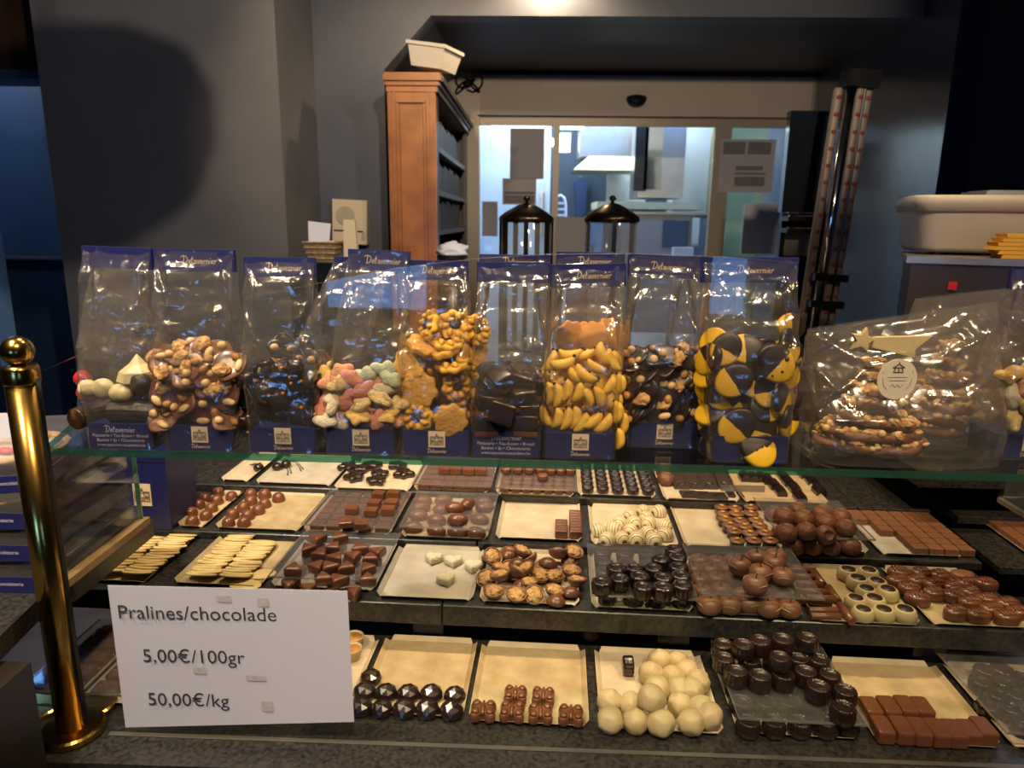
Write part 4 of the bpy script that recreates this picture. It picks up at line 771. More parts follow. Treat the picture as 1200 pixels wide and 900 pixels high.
# second row
T['2a'] = tray((204, 619), (237, 622), Z2, 'gold_tray', 'narrow gold tray of milk domes beside the blue carton')
lay(K['dome'], C2, [(100, 318), (165, 290), (95, 275), (190, 255), (130, 240), (215, 220), (160, 210), (285, 200), (222, 182)], Z2+y_, .019, 'milk chocolate dome', 'narrow dome tray', 'milk chocolate domes')
T['2b'] = tray((249, 621), (350, 626), Z2, 'gold_tray', 'gold tray with milk domes on its left half only')
lay(K['dome'], C2, [(270, 322), (343, 322), (290, 285), (360, 290), (340, 252), (410, 265), (375, 222), (440, 235), (375, 190), (440, 192), (505, 208)], Z2+y_, .019, 'milk chocolate dome', 'half filled dome tray', 'milk chocolate domes')
T['2c'] = tray((353, 625), (457, 631), Z2, 'cream_tray', 'cream tray of flat milk squares under a cover with loose squares on top')
grid(K['square'], T['2c'], .024, .150, 5, .022, .166, 6, Z2+y_, 'flat milk square under the cover', 'second row covered tray', 'flat squares under the cover')
cover(T['2c'], .0165, 'clear cover over flat milk squares in the second row')
lay(K['square'], C2, [(820, 325, (.25, 0, .2)), (888, 338, (.1, .1, .35)), (850, 268), (940, 278), (1018, 272), (955, 240), (1035, 240), (975, 200), (1045, 195)], Z2+.0185, .013, 'milk square on the cover', 'second row covered tray', 'loose squares on the cover')
T['2d'] = tray((468, 631), (572, 634.5), Z2, 'gold_tray', 'gold tray of large milk ovals under a clear cover')
lay(K['oval'], C3, [(160, 410), (290, 430), (510, 440), (405, 435), (190, 345), (290, 370), (400, 375), (530, 365), (205, 300), (320, 310), (440, 310), (560, 300), (215, 262), (330, 258), (550, 270)], Z2+y_, .02, 'large milk oval under the cover', 'oval tray', 'milk ovals under the cover', rz=.5)
cover(T['2d'], .0225, 'clear cover over large milk ovals')
lay(K['oval'], C3, [(390, 300, (0, 0, .1)), (465, 278, (0, 0, 1.2)), (410, 368, (0, 0, 0))], Z2+.0245, .02, 'large milk oval on the cover', 'oval tray', 'milk ovals on the cover')
T['2e'] = tray((579, 633), (683, 639), Z2, 'cream_tray', 'cream tray with two short columns of milk bars at its right')
grid(K['bar'], T['2e'], .124, .124, 1, .020, .064, 4, Z2+y_, 'milk bar in the short column', 'cream tray right of the ovals', 'milk bars in two columns')
o_ = grid(K['bar'], T['2e'], .1515, .1515, 1, .020, .112, 8, Z2+y_, 'milk bar in the long column', 'cream tray right of the ovals', 'milk bars in two columns')
T['2f'] = tray((692, 640), (796, 642), Z2, 'cream_tray', 'cream tray of white domes striped with chocolate')
lay(K['striped'], C4, [(205, 400), (275, 395), (345, 400), (425, 405), (165, 362), (235, 355), (315, 358), (395, 370), (478, 382), (265, 322), (330, 325), (400, 325), (475, 340), (315, 290), (390, 300), (375, 268), (450, 272)], Z2+y_, .022, 'striped white dome', 'striped dome tray', 'striped white domes', rz=3, tol=.014)
T['2g'] = tray((801, 642), (908, 647), Z2, 'cream_tray', 'cream tray half filled with dark cups topped with orange nut')
lay(K['nutcup'], C4, [(815, 412), (893, 412), (970, 412), (803, 368), (875, 380), (945, 378), (782, 342), (850, 346), (922, 345), (760, 312), (828, 317), (903, 318), (748, 285), (812, 287), (880, 287), (742, 255), (805, 260), (880, 256)], Z2+y_, .0155, 'dark cup with orange nut', 'nut cup tray', 'dark cups with orange nuts', frac=.9, rz=.6, tol=.013)
T['2h'] = tray((912, 647), (1022, 652), Z2, 'cream_tray', 'cream tray of rough milk truffles under a clear cover')
lay(K['truffle'], C5, [(120, 440), (205, 440), (290, 442), (385, 440), (60, 380), (150, 390), (250, 390), (350, 390), (90, 330), (200, 330), (300, 330), (30, 290), (140, 280), (260, 280)], Z2+y_, .026, 'rough milk truffle under the cover', 'truffle tray', 'truffles under the cover', rz=3)
cover(T['2h'], .0298, 'clear cover over rough milk truffles')
lay(K['truffle'], C5, [(85, 378), (180, 372), (262, 362, (1.1, 0, 0)), (365, 355), (75, 302), (165, 312), (270, 330), (340, 305), (250, 290), (140, 272)], Z2+.0316, .024, 'rough milk truffle on the cover', 'truffle tray', 'truffles on the cover', rz=3)
T['2i'] = tray((1032, 652), (1136, 659), Z2, 'grey_tray', 'grey paper tray with a block of pale milk fluted squares')
sk = {(0, 0), (0, 1), (0, 2), (0, 3), (0, 4), (1, 0), (1, 1), (1, 2)}
grid(K['gridsq'], T['2i'], .018, .155, 6, .02, .17, 7, Z2+y_, 'fluted milk square', 'square block tray', 'fluted milk squares', skip=sk, rz=.02)
T['2j'] = tray((1217.3, 663.5), (1331.2, 668.1), Z2-.006, 'cream_tray', 'cream tray of small brown fluted squares at the right edge')
grid(K['gridsq'], T['2j'], .018, .155, 6, .02, .17, 7, Z2-.006+y_, 'small brown fluted square', 'tray at the right edge', 'fluted squares at the right edge', rz=.02)
# third row
T['3a'] = tray((66, 681), (172, 685), Z3, 'gold_tray', 'gold tray of ivory flakes above the left end of the price sign')
T['3b'] = tray((199, 686), (307, 690), Z3, 'gold_tray', 'gold tray of ivory flakes with a bare right part')
def flakes(t, u, n, v0, v1, where):
    obs = []
    for j in range(n):
        v = v0+(v1-v0)*j/(n-1); uu = u+rnd.uniform(-.004, .004); x, y = uu*ca-v*sa, uu*sa+v*ca
        obs.append(K['flake'].put((t.location.x+x, t.location.y+y, Z3+.0085+rnd.uniform(0, .001)), (-.36+rnd.uniform(-.05, .05), rnd.uniform(-.05, .05), CA+rnd.uniform(-.12, .12)), 1, f"ivory flake, {ORD[j+1]} from the front in {where}", 'ivory chocolate flakes'))
flakes(T['3a'], .075, 12, .028, .155, 'left column of flake tray by the wooden strip')
flakes(T['3a'], .130, 17, .022, .168, 'right column of flake tray by the wooden strip')
flakes(T['3b'], .043, 18, .022, .172, 'left column of the half bare flake tray')
flakes(T['3b'], .098, 15, .022, .150, 'right column of the half bare flake tray')
lay(K['flake'], C2, [(425, 572), (350, 622)], Z3+y_, .004, 'ivory flake lying flat', 'half bare flake tray', 'ivory chocolate flakes', rz=.3)
T['3c'] = tray((314, 690), (434, 704), Z3, 'grey_tray', 'paper tray of triangle pralines under a clear cover with more on top')
lay(K['triangle'], C2, [(560, 625), (650, 640), (760, 655), (860, 660), (600, 560), (700, 570), (800, 575), (900, 580), (640, 500), (740, 505), (840, 510), (940, 510), (680, 450), (790, 450), (900, 455)], Z3+y_, .017, 'triangle praline under the cover', 'triangle praline tray', 'triangle pralines', rz=3)
cover(T['3c'], .0205, 'clear cover over triangle pralines behind the price sign')
lay(K['triangle'], C2, [(570, 555), (712, 597), (785, 607), (920, 600), (680, 540), (742, 547), (830, 545), (927, 548), (648, 455), (705, 482), (775, 495), (860, 492), (932, 503), (690, 412), (787, 405), (768, 450), (880, 458), (972, 472)], Z3+.0225, .017, 'triangle praline on the cover', 'triangle praline tray', 'triangle pralines', rz=3, tol=.016)
T['3d'] = tray((438, 702), (555, 707), Z3, 'grey_tray', 'nearly empty paper tray with four white hearts')
lay(K['heart'], C3, [(275, 588, (0, 0, -.1)), (385, 603, (0, 0, .12)), (495, 632, (0, 0, -.05)), (345, 705, (0, 0, .3))], Z3+y_, .0135, 'white coconut heart', 'white heart tray', 'white coconut hearts', tol=.016)
T['3e'] = tray((560, 708), (680, 714), Z3, 'cream_tray', 'cream tray heaped with walnut filled chocolate shells')
w1 = [(575, 700), (690, 690), (610, 780), (730, 795), (830, 785), (940, 775), (1035, 665), (940, 690), (635, 650), (800, 730), (1070, 722), (860, 690), (700, 640), (590, 600), (820, 600), (900, 640), (1045, 600), (690, 570)]
w2 = [(590, 575), (755, 555), (805, 650), (1045, 552), (968, 570), (720, 668), (650, 690)]
bks = [(1035, 775), (955, 815), (765, 735)]; bk2_ = [(740, 610), (910, 610), (690, 560)]
def tilt(a, b): return (rnd.uniform(-a, a)+b, rnd.uniform(-a, a), rnd.uniform(-3, 3))
lay(K['shell'], C3, [(*p, tilt(.3, .35)) for p in w1], Z3+.003, .016, 'walnut filled shell', 'lower layer, shell tray', 'walnut filled shells', tol=.016)
lay(K['shell'], C3, [(*p, tilt(.35, .6)) for p in w2], Z3+.017, .016, 'walnut filled shell on the heap', 'shell tray', 'walnut filled shells', tol=.016)
lay(K['back'], C3, [(*p, tilt(.3, .2)) for p in bks], Z3+.003, .016, 'upturned ribbed shell', 'shell tray front', 'upturned ribbed shells', tol=.016)
lay(K['back'], C3, [(*p, tilt(.3, .2)) for p in bk2_], Z3+.016, .016, 'upturned ribbed shell on the heap', 'shell tray back', 'upturned ribbed shells', tol=.016)
T['3f'] = tray((692, 715), (814, 719), Z3, 'cream_tray', 'cream tray of fluted dark cups under a clear cover with more on top')
grid(K['flutecup'], T['3f'], .026, .146, 4, .024, .164, 5, Z3+y_, 'fluted dark cup under the cover', 'fluted cup tray', 'fluted dark cups')
cover(T['3f'], .0245, 'clear cover over fluted dark cups')
lay(K['flutecup'], C4, [(180, 630), (265, 612), (373, 650), (466, 655), (558, 645), (250, 565), (357, 602), (467, 605), (552, 600), (332, 560), (422, 562), (540, 558), (457, 520), (536, 510), (520, 475)], Z3+.0265, .021, 'fluted dark cup on the cover', 'fluted cup tray', 'fluted dark cups', rz=1)
T['3g'] = tray((820, 722), (945, 729), Z3, 'cream_tray', 'cream tray of stemmed milk apples under a tilted clear cover')
lay(K['apple'], C4, [(685, 715), (780, 715), (870, 708), (960, 728), (1060, 732), (650, 660), (740, 655), (850, 670), (930, 665), (1020, 668), (640, 610), (720, 605), (800, 610), (880, 610), (960, 615), (610, 560), (690, 560), (770, 555), (860, 560), (640, 520), (720, 520), (800, 520)], Z3+y_, .027, 'milk apple under the cover', 'apple praline tray', 'apple pralines', rz=3)
cover(T['3g'], .0365, 'clear cover over stemmed milk apples', w=.185, d=.18)
lay(K['apple'], C4, [(830, 535), (910, 498), (997, 492), (925, 565), (990, 525), (1030, 580), (900, 620)], Z3+.0385, .027, 'milk apple on the cover', 'apple praline tray', 'apple pralines', rz=3)
T['3h'] = tray((955, 731), (1081, 735), Z3, 'gold_tray', 'gold tray of chocolate sticks and ivory barrels')
lay(K['stick'], C5, [(270, 770), (258, 742), (228, 700), (212, 655), (195, 618), (180, 585), (160, 555)], Z3+y_, .013, 'chocolate stick lying crosswise', 'sticks and barrels tray', 'chocolate sticks', tol=.006)
lay(K['stick'], C5, [(250, 685)], Z3+.0148, .013, 'upper chocolate stick lying crosswise', 'sticks and barrels tray', 'chocolate sticks')
lay(K['stick'], C5, [(365, 755, (0, 0, CA+pi/2)), (305, 665, (0, 0, CA+pi/2)), (235, 590, (0, 0, CA+pi/2))], Z3+y_, .013, 'chocolate stick lying lengthwise', 'sticks and barrels tray', 'chocolate sticks')
lay(K['barrel'], C5, [(375, 570), (470, 572), (420, 612), (510, 622), (460, 657), (560, 662), (410, 702), (497, 705), (445, 755), (540, 757), (640, 758)], Z3+y_, .0205, 'ivory barrel with dark disc', 'sticks and barrels tray', 'ivory barrels', tol=.012)
T['3i'] = tray((1091, 735), (1216, 746), Z3, 'gold_tray', 'gold tray of ridged milk ovals at the right end')
lay(K['ridged'], C5, [(615, 570), (720, 572), (805, 582), (605, 605), (700, 605), (660, 640), (780, 625), (865, 635), (935, 622), (865, 675), (950, 662), (700, 690), (780, 665), (945, 708), (1030, 693), (1120, 715), (880, 755), (985, 768), (1045, 740), (1120, 778), (1175, 755)], Z3+y_, .019, 'ridged milk oval', 'ridged oval tray', 'ridged milk ovals', rz=.4, tol=.014)
lay(K['ridged'], C5, [(1020, 620)], Z3+.017, .019, 'ridged milk oval resting on the others', 'ridged oval tray', 'ridged milk ovals')
ov = Kind('flat_oval', CAT, MB().pillow(poly(lambda a: .021*.0145/sqrt((.0145*cos(a))**2+(.021*sin(a))**2), 24), .012, .004, .001).mesh('flat_oval', M['milk_pale'], True))
lay(ov, C5, [(910, 575)], Z3+y_, .012, 'smooth flat milk oval', 'at the back of the ridged oval tray', 'ridged milk ovals')
# front row on the ledge
ZL = Z4
T['4a'] = tray((22, 823), (88, 826), ZL, 'cream_tray', 'covered tray of dark bars behind the brass post')
T['4b'] = tray((90, 826), (250, 834), ZL, 'cream_tray', 'covered tray of dark bars behind the left edge of the price sign')
for t, nm, ns in ((T['4a'], 'tray behind the brass post', 2), (T['4b'], 'tray behind the sign', 4)):
    w = t['w']; grid(K['flakebar'], t, .028, w-.028, ns, .026, .166, 5, ZL+y_, 'red flaked dark bar', nm, 'red flaked dark bars', rz=.08)
    cover(t, .0175, f'clear cover on the dark bars in the {nm}')
T['4b2'] = tray((283, 834), (410, 837), ZL, 'cream_tray', 'cream tray of beige rimmed cups mostly behind the price sign')
K['beigecup'] = Kind('beige_cup', CAT, MB().lathe([(.012, 0), (.0158, .018), (.0163, .02), (.015, .02), (.0145, .017)], 24).mesh('beige_cup', M['ivory_choc'], True), [('brown_filling', MB().lathe([(.0144, .0165), (.012, .0188), (.0005, .0195)], 20).mesh('brown_filling', M['nut_brown'], True))])
lay(K['beigecup'], C7, [(43, 155), (38, 195), (0, 160), (-5, 200)], ZL+y_, .02, 'beige rimmed cup', 'tray right of the price sign', 'beige rimmed cups', tol=.012)
T['4c'] = tray((415, 838), (543, 848), ZL, 'gold_tray', 'gold tray with eleven faceted dark domes along its front')
lay(K['facet'], C7, [(70, 378), (142, 383), (221, 385), (303, 386), (387, 390), (82, 325), (157, 328), (235, 332), (316, 332), (399, 337), (103, 275)], ZL+y_, .02, 'faceted dark dome', 'dark dome tray', 'faceted dark domes', tol=.014)
T['4d'] = tray((547, 848), (692, 857), ZL, 'gold_tray', 'gold tray with six butterfly pralines along its front')
lay(K['butterfly'], C7, [(499, 402), (600, 405), (700, 411), (807, 417), (612, 345), (710, 350)], ZL+y_, .018, 'butterfly praline', 'butterfly tray', 'butterfly pralines', rz=.03, tol=.014)
T['4e'] = tray((702, 857), (850, 863), ZL, 'cream_tray', 'cream tray of round white truffles')
wb1 = [(945, 430), (1035, 432), (1123, 440), (945, 365), (1020, 375), (1190, 375), (1110, 320), (1190, 320), (1265, 390), (1090, 268), (1165, 280), (1230, 325), (1230, 438), (1290, 415), (1215, 262), (1120, 222), (1180, 226), (1253, 295)]
lay(K['whiteball'], C7, wb1, ZL+y_, .030, 'white truffle', 'white truffle tray', 'round white truffles', rz=3, tol=.018)
lay(K['whiteball'], C7, [(1092, 352)], ZL+.026, .032, 'white truffle lying on top of the others', 'white truffle tray', 'round white truffles')
q = at(739, 782, z=ZL+.012); K['darkcup'].put((q.x-.012, q.y, ZL+.0145), (0, pi/2, 0), 1.15, 'dark cup tipped on its side behind the white truffles', 'tipped dark cup')
T['4f'] = tray((863, 863), (1013, 872), ZL, 'cream_tray', 'cream tray of dark barrels under a clear cover with a heap on top')
lay(K['barrelcup'], C8, [(230, 455), (320, 455), (410, 455), (500, 455), (580, 450), (205, 385), (290, 385), (375, 385), (460, 395), (190, 330), (270, 330), (360, 330), (450, 330), (530, 350), (180, 280), (260, 280), (340, 280), (420, 280), (500, 290)], ZL+y_, .023, 'dark barrel praline under the cover', 'dark barrel tray', 'dark barrel pralines')
cover(T['4f'], .0265, 'clear cover carrying the heap of dark barrels')
lay(K['barrelcup'], C8, [(145, 232), (235, 238), (322, 225), (188, 280), (270, 295), (352, 292), (430, 280), (516, 290), (475, 335), (570, 348), (563, 408), (478, 238), (405, 232), (140, 185)], ZL+.0285, .023, 'dark barrel praline on the cover', 'dark barrel tray', 'dark barrel pralines')
lay(K['barrelcup'], C8, [(340, 228), (270, 172), (350, 167), (437, 162), (212, 185)], ZL+.050, .023, 'uppermost dark barrel', 'dark barrel tray', 'dark barrel pralines')
T['4g'] = tray((1025, 873), (1177, 880), ZL, 'gold_tray', 'gold tray with two rows of rounded milk bars at its front')
lay(K['roundbar'], C8, [(660, 395), (722, 395), (782, 393), (840, 395), (700, 465), (766, 468), (828, 473), (890, 477), (950, 480), (1003, 475), (1055, 470)], ZL+y_, .0195, 'rounded milk bar', 'rounded bar tray', 'rounded milk bars', rz=.03, tol=.02)
T['4h'] = tray((1186, 880), (1330, 890), ZL, 'cream_tray', 'cream tray of dark rounds under a cover at the right edge')
lay(K['flutecup'], C8, [(1060, 270), (1045, 310), (1130, 315), (1100, 355), (1165, 355), (1070, 395), (1150, 405), (1195, 455), (1185, 300), (1120, 270)], ZL+y_, .021, 'dark round under the cover', 'covered tray at the right edge', 'dark rounds at the right edge', rz=1)
cover(T['4h'], .0255, 'clear cover over dark rounds at the right edge', dx=-.012)
q = at(692, 743, z=ZL+.008); o = K['truffle'].put((q.x, q.y, ZL), (0, 0, 0), .75, 'single fallen truffle lying on the stone behind the butterfly tray', 'fallen truffle')
# ---------------------------------------------------------------- lettering drawn as pen strokes
def sh_(pts, dx): return [(x+dx, y) for x, y in pts]
e_ = [(.70, .22), (.93, .27), (.92, .42), (.80, .46), (.70, .3), (.75, .08), (.97, .06)]
SCRIPT = [[(.12, .02), (.18, .95)], [(-.2, .84), (.1, 1.), (.45, .9), (.6, .55), (.45, .15), (.05, .0)], e_, [(1.14, .88), (1.09, .1), (1.22, .03)], [(.96, .55), (1.3, .58)],
          [(1.62, .42), (1.44, .44), (1.36, .2), (1.45, .04), (1.58, .15), (1.63, .44), (1.61, .08), (1.72, .03)], [(1.76, .46), (1.88, .03), (2.04, .52)], sh_(e_, 1.40),
          [(2.52, .45), (2.5, .03)], [(2.5, .28), (2.6, .45), (2.72, .43)], [(2.82, .45), (2.8, .03)], [(2.8, .3), (2.92, .46), (3.03, .4), (3.04, .03)], [(3.22, .43), (3.2, .03)], [(3.24, .62), (3.28, .68)], sh_(e_, 2.68), [(3.8, .45), (3.78, .03)], [(3.78, .28), (3.9, .46), (4.02, .42)]]
def script_mesh(k, wd=.062, m=None):
    b = MB()
    for s in SCRIPT: b.ribbon([((x-1.95+.08*y)*k*1.06, (y-.4)*k) for x, y in s], wd*k)
    return b.mesh('lettering', m or M['gold_print'])
LET_H = script_mesh(.0098); LET_S = script_mesh(.0055, .09)
white_print = mat('white_print', (.62, .60, .66), .5)
LET_W = script_mesh(.0088, .075, white_print)
HOUSE = [[(.06, .12), (.94, .12), (.94, .62), (.62, .62), (.5, .92), (.38, .62), (.06, .62), (.06, .12)], [(.38, .12), (.38, .62)], [(.62, .12), (.62, .62)], [(.46, .12), (.46, .36), (.54, .36), (.54, .12)], [(.38, .62), (.62, .62)], [(.06, .7), (.4, .7)], [(.6, .7), (.94, .7)], [(.5, .7), (.5, .8)]]
for x in (.13, .2, .28, .7, .78, .86): HOUSE += [[(x, .22), (x, .5)], [(x-.03, .36), (x+.03, .36)]]
hb_ = MB()
for s in HOUSE: hb_.ribbon([((x-.5)*.0175, (y-.5)*.0175) for x, y in s], .0007)
HOUSE_M = hb_.mesh('house_drawing', M['logo_line'])
LINES = None
def bag(lr, hr, lab, tilt=0, Y=None, printed='logo', d=.058, plain=False, seed=1, named=True):
    xc = (lr[0]+lr[2])/2; Yf = Y or max(.828, at(xc, lr[3], z=1.2155).y)
    a, b = at(lr[0], lr[1], Y=Yf), at(lr[2], lr[3], Y=Yf); w = b.x-a.x; cx = (a.x+b.x)/2; hb = .0325
    hx0, hx1 = at(hr[0], hr[1], Y=Yf+d/2), at(hr[2], hr[3], Y=Yf+d/2); hw = hx1.x-hx0.x; hc = (hx0.x+hx1.x)/2; H = hx0.z-1.2158; hh = max(.018, hx0.z-hx1.z)
    t = thing('gift_bag', lab, 'gift bag', (cx, Yf+d/2, 1.2156), 0, 'cellophane gift bags on the glass shelf'); dx = hc-cx; ct = cos(tilt); st = sin(tilt)
    # film
    N = 120; rs = []; NZ = 84
    for j in range(NZ+1):
        f = j/NZ; z = f*H; ww = (w*(1-f)+hw*f)/2+.0025; dd = (d/2+.001)*(1 if f < .5 else max(.03, 1-((f-.5)/.5)**1.2)); ring = []
        for i in range(N):
            a_ = 2*pi*i/N; cx_, sy_ = cos(a_), sin(a_); e = .22
            x = ww*math.copysign(abs(cx_)**e, cx_); y = dd*math.copysign(abs(sy_)**e, sy_)
            if f > .45: x -= math.copysign(1, x)*(1-abs(y)/max(dd, 1e-4))*min(.02, .045*(f-.45))*(abs(x) > ww*.7)
            p = Vector((x*18+seed*3, y*18, z*13)); amp = (.0006 if f < .13 else .0022+.0022*f)*(1 if f < .93 else .3)
            q = amp*(noise.noise(p)+.5*(1-2.2*abs(noise.noise(p*1.9+Vector((4, 1, seed))))))
            if f > .12:
                sg = 1 if sy_ < 0 else -1
                r1_ = 1-abs(noise.noise(Vector((x*42+z*16*sg+seed*9, z*9, sg*3.1+seed)))); r2_ = 1-abs(noise.noise(Vector((x*26-z*30*sg+seed*5, z*12+x*10, 8+sg))))
                q += (.0032*max(0, r1_-.80)/.2+.0026*max(0, r2_-.82)/.18)*min(1, (f-.12)*4)*(1 if f < .9 else .4)
            nx, ny = cx_*.4, sy_
            ring.append((x+nx*q+dx*f**1.2+(z-H)*0, y+ny*q*1.3, z+(x*st*f if f > .5 else 0)))
        rs.append(ring)
    MB().rings(rs, False, False).build('cellophane_film', M['film'], t, True)
    # header card folded over the top
    hd_ = MB().box((0, 0, 0), (hw, .0045, hh)).build('header_card', M['card_blue'], t); hd_.location = (dx, 0, H-hh/2+.0015); hd_.rotation_euler = (0, -tilt, 0)
    if named: l = link('lettering', LET_H, hd_); l.location = (hw*.06, -.0027, 0)
    MB().tube([(-hw/2+.002, -.0024, -hh/2), (hw/2-.002, -.0024, -hh/2)], .0005, 4).build('fold_edge', M['card_blue'], hd_)
    # card base
    if not plain:
        bb = MB().span((-w/2+.001, -d/2+.0025, .0003), (w/2-.001, d/2-.003, hb)).build('card_base', M['card_blue'], t); yf = -d/2+.0019
        if printed == 'logo':
            pq = MB().box((0, 0, 0), (.0205, .0008, .0205)).build('logo_plate', M['gold_print'], bb); pq.location = (.001, yf, .0215)
            hm = link('house_drawing', HOUSE_M, bb); hm.location = (.001, yf-.0007, .0212)
            l = link('lettering', LET_S, bb); l.location = (.001, yf-.0002, .0062)
        elif printed == 'text':
            l = link('lettering', LET_W, bb); l.location = (0, yf-.0002, .0255)
            for s_, z_, sz in (('Patisserie • Tea-Room • Brood', .0160, .0056), ('Banket • Ijs • Chocolaterie', .0100, .0056), ('www.tearoom-carpediem.be', .0040, .0052)): text(s_, sz, 'lettering', white_print, bb, (0, yf-.0002, z_))
        elif printed == 'small':
            l = link('lettering', LET_S, bb); l.location = (0, yf-.0002, .0062)
    t['Yf'] = Yf; return t
def inb(t, x, y, dy): return at(x, y, Y=t['Yf']+dy)
def face(n, spin=0): return (Vector(n).normalized().to_track_quat('Z', 'Y').to_matrix() @ Matrix.Rotation(spin, 3, 'Z'))
CR_ = lambda ox, oy, s: (lambda x, y: (ox+x/s, oy+y/s))
def fill(t, kinds, crop, pts, phrase, where, group, rots=None, tol=.02, sc=1):
    obs = []
    for i, p in enumerate(pts):
        q = inb(t, *crop(p[0], p[1]), p[2]); k = kinds[i % len(kinds)]
        r = p[3] if len(p) > 3 else (rnd.uniform(-3, 3), rnd.uniform(-3, 3), rnd.uniform(-3, 3))
        o = k.put(q, r, p[4] if len(p) > 4 else sc, None, group); obs.append(o)
    autolabel(obs, phrase, where, tol, 'z', 'layer'); return obs
SW = 'sweet'
# ---- bag 1: white figure, dark logs
b1 = bag((100, 497, 180, 527), (96, 290, 180, 316), 'gift bag of dark logs and a white figure at the left end of the shelf', -.03, printed='text', seed=1, named=False)
log = Kind('dark_chocolate_log', SW, MB().tube([(-.03, 0, 0), (-.029, 0, 0), (.029, .001, 0), (.03, .001, 0)], [.0125, .0138, .0138, .0125], 16).mesh('dark_chocolate_log', M['dark_dull'], False), [('log_end', MB().lathe([(.0125, 0), (.0003, .0008)], 16).mesh('log_end', M['dark']))])
for v in log.parts[0][1].vertices: v.co = Vector((-v.co.z-.0302, v.co.x, v.co.y))
c = CR_(80, 420, 6)
for x, y, dy, r, lab in ((470, 375, .017, (0, .04, .05), 'long dark chocolate log lying across the front'), (190, 385, .03, (0, 0, 1.3), 'dark chocolate log lying end on below the white figure'), (620, 250, .038, (0, -.1, .2), 'dark chocolate log at the back behind the round one'), (520, 380, .042, (0, 0, 0), 'dark chocolate log lying behind the front log')):
    log.put(inb(b1, *c(x, y), dy), r, 1, lab+', leftmost bag', 'dark chocolate logs')
MB_ = link('dark_chocolate_ball', blob(.0135, .0125, .0145, .1, 2, 3, 'dark_chocolate_ball', M['dark_dull'])); MB_.location = inb(b1, *c(510, 180), .02); tag(MB_, 'round dark chocolate ball beside the white figure in the leftmost bag', SW)
wf = thing('white_chocolate_figure', 'lumpy white chocolate figure lying on dark logs in the leftmost bag', SW, inb(b1, *c(260, 225), .0155)); s1 = .0255
for i, (x, z, rx, rz_) in enumerate(((-.022, .002, .0115, .0115), (-.002, .002, .014, .0135), (.0165, -.003, .0115, .0115), (.025, -.003, .009, .0105))):
    o = link('body_lobe', blob(rx, .011, rz_, .08, 1.3, i+2, 'body_lobe', M['white_choc']), wf); o.location = (x, 0, z)
wc = link('white_chocolate_peak', MB().lathe([(.026, 0), (.022, .012), (.010, .021), (.0008, .033)], 7).mesh('white_chocolate_peak', M['white_choc'])); wc.location = inb(b1, *c(500, 150), .034); tag(wc, 'pointed pale yellow chocolate peak at the back of the leftmost bag', SW)
# ---- nuts and florentines
NUT = {'walnut_half': blob(.0095, .0075, .0045, .3, 2.2, 5, 'walnut_half', M['walnut'], 3, ridg=.25), 'hazelnut': blob(.0058, .0055, .0055, .06, 1, 2, 'hazelnut', M['hazel'], 2), 'almond': blob(.0085, .0048, .0035, .05, 1, 3, 'almond', M['almond'], 2), 'roast_nut': blob(.006, .005, .0045, .2, 2, 7, 'roast_nut', M['nut_brown'], 2), 'pistachio': blob(.0045, .003, .0026, .1, 1, 4, 'pistachio', M['green_nut'], 2)}
def florentine(seed, m, r=.020, names=('walnut_half', 'hazelnut', 'almond', 'roast_nut'), nn=4):
    R_ = random.Random(seed); me = MB().pillow(poly(lambda a: r*(1+.08*cos(3*a+seed)+.05*cos(5*a+2*seed)), 30), .0048, .0019).mesh('florentine', m, True); parts = []
    for i in range(nn):
        nm = names[(i+seed) % len(names)]; pm = NUT[nm].copy(); a = 2*pi*i/nn+R_.random(); q = r*(.58 if nn > 1 else 0)
        pm.transform(Matrix.Translation((q*cos(a), q*sin(a), .0062)) @ Matrix.Rotation(R_.random()*6, 4, 'Z')); parts.append((nm, pm))
    return Kind('florentine', SW, me, parts)
b2 = bag((193, 497, 272, 530), (180, 293, 277, 320), 'gift bag of milk chocolate nut discs, second from the left end', 0, seed=2)
FM = [florentine(i, M['milk'] if i % 3 else M['milk_rough'], nn=3) for i in range(5)]
FD = [florentine(i+7, M['dark'], .0185, ('hazelnut', 'almond', 'walnut_half', 'roast_nut'), 2) for i in range(5)]
fl = []
for i in range(30):
    col_, row_ = i % 4, i//4
    x = 750+(col_-1.5)*145+rnd.uniform(-25, 25); y = 430-row_*62+rnd.uniform(-15, 15); x = 700+(col_)*150-20+rnd.uniform(-25, 25)
    fl.append((x, max(20, y), .012+.03*((i*7) % 3)/2, face((rnd.uniform(-.7, .7), -1+.2*rnd.random(), rnd.uniform(-.1, 1.0)), rnd.uniform(0, 6))))
fl += [(790, -20, .02, face((0, -.6, .9), 1)), (900, -60, .03, face((.2, -.5, 1), 2)), (960, -30, .02, face((.3, -.8, .7), 3)), (860, 40, .012, face((-.2, -1, .4), 0)), (1060, -20, .025, face((.4, -.8, .7), 5)), (800, 120, .010, face((-.2, -1, .25), 0)), (1010, 120, .012, face((.3, -1, .3), 4))]
fill(b2, FM, CR_(80, 420, 6), fl, 'milk florentine with nuts', 'milk florentine bag', 'milk florentines', tol=.009)
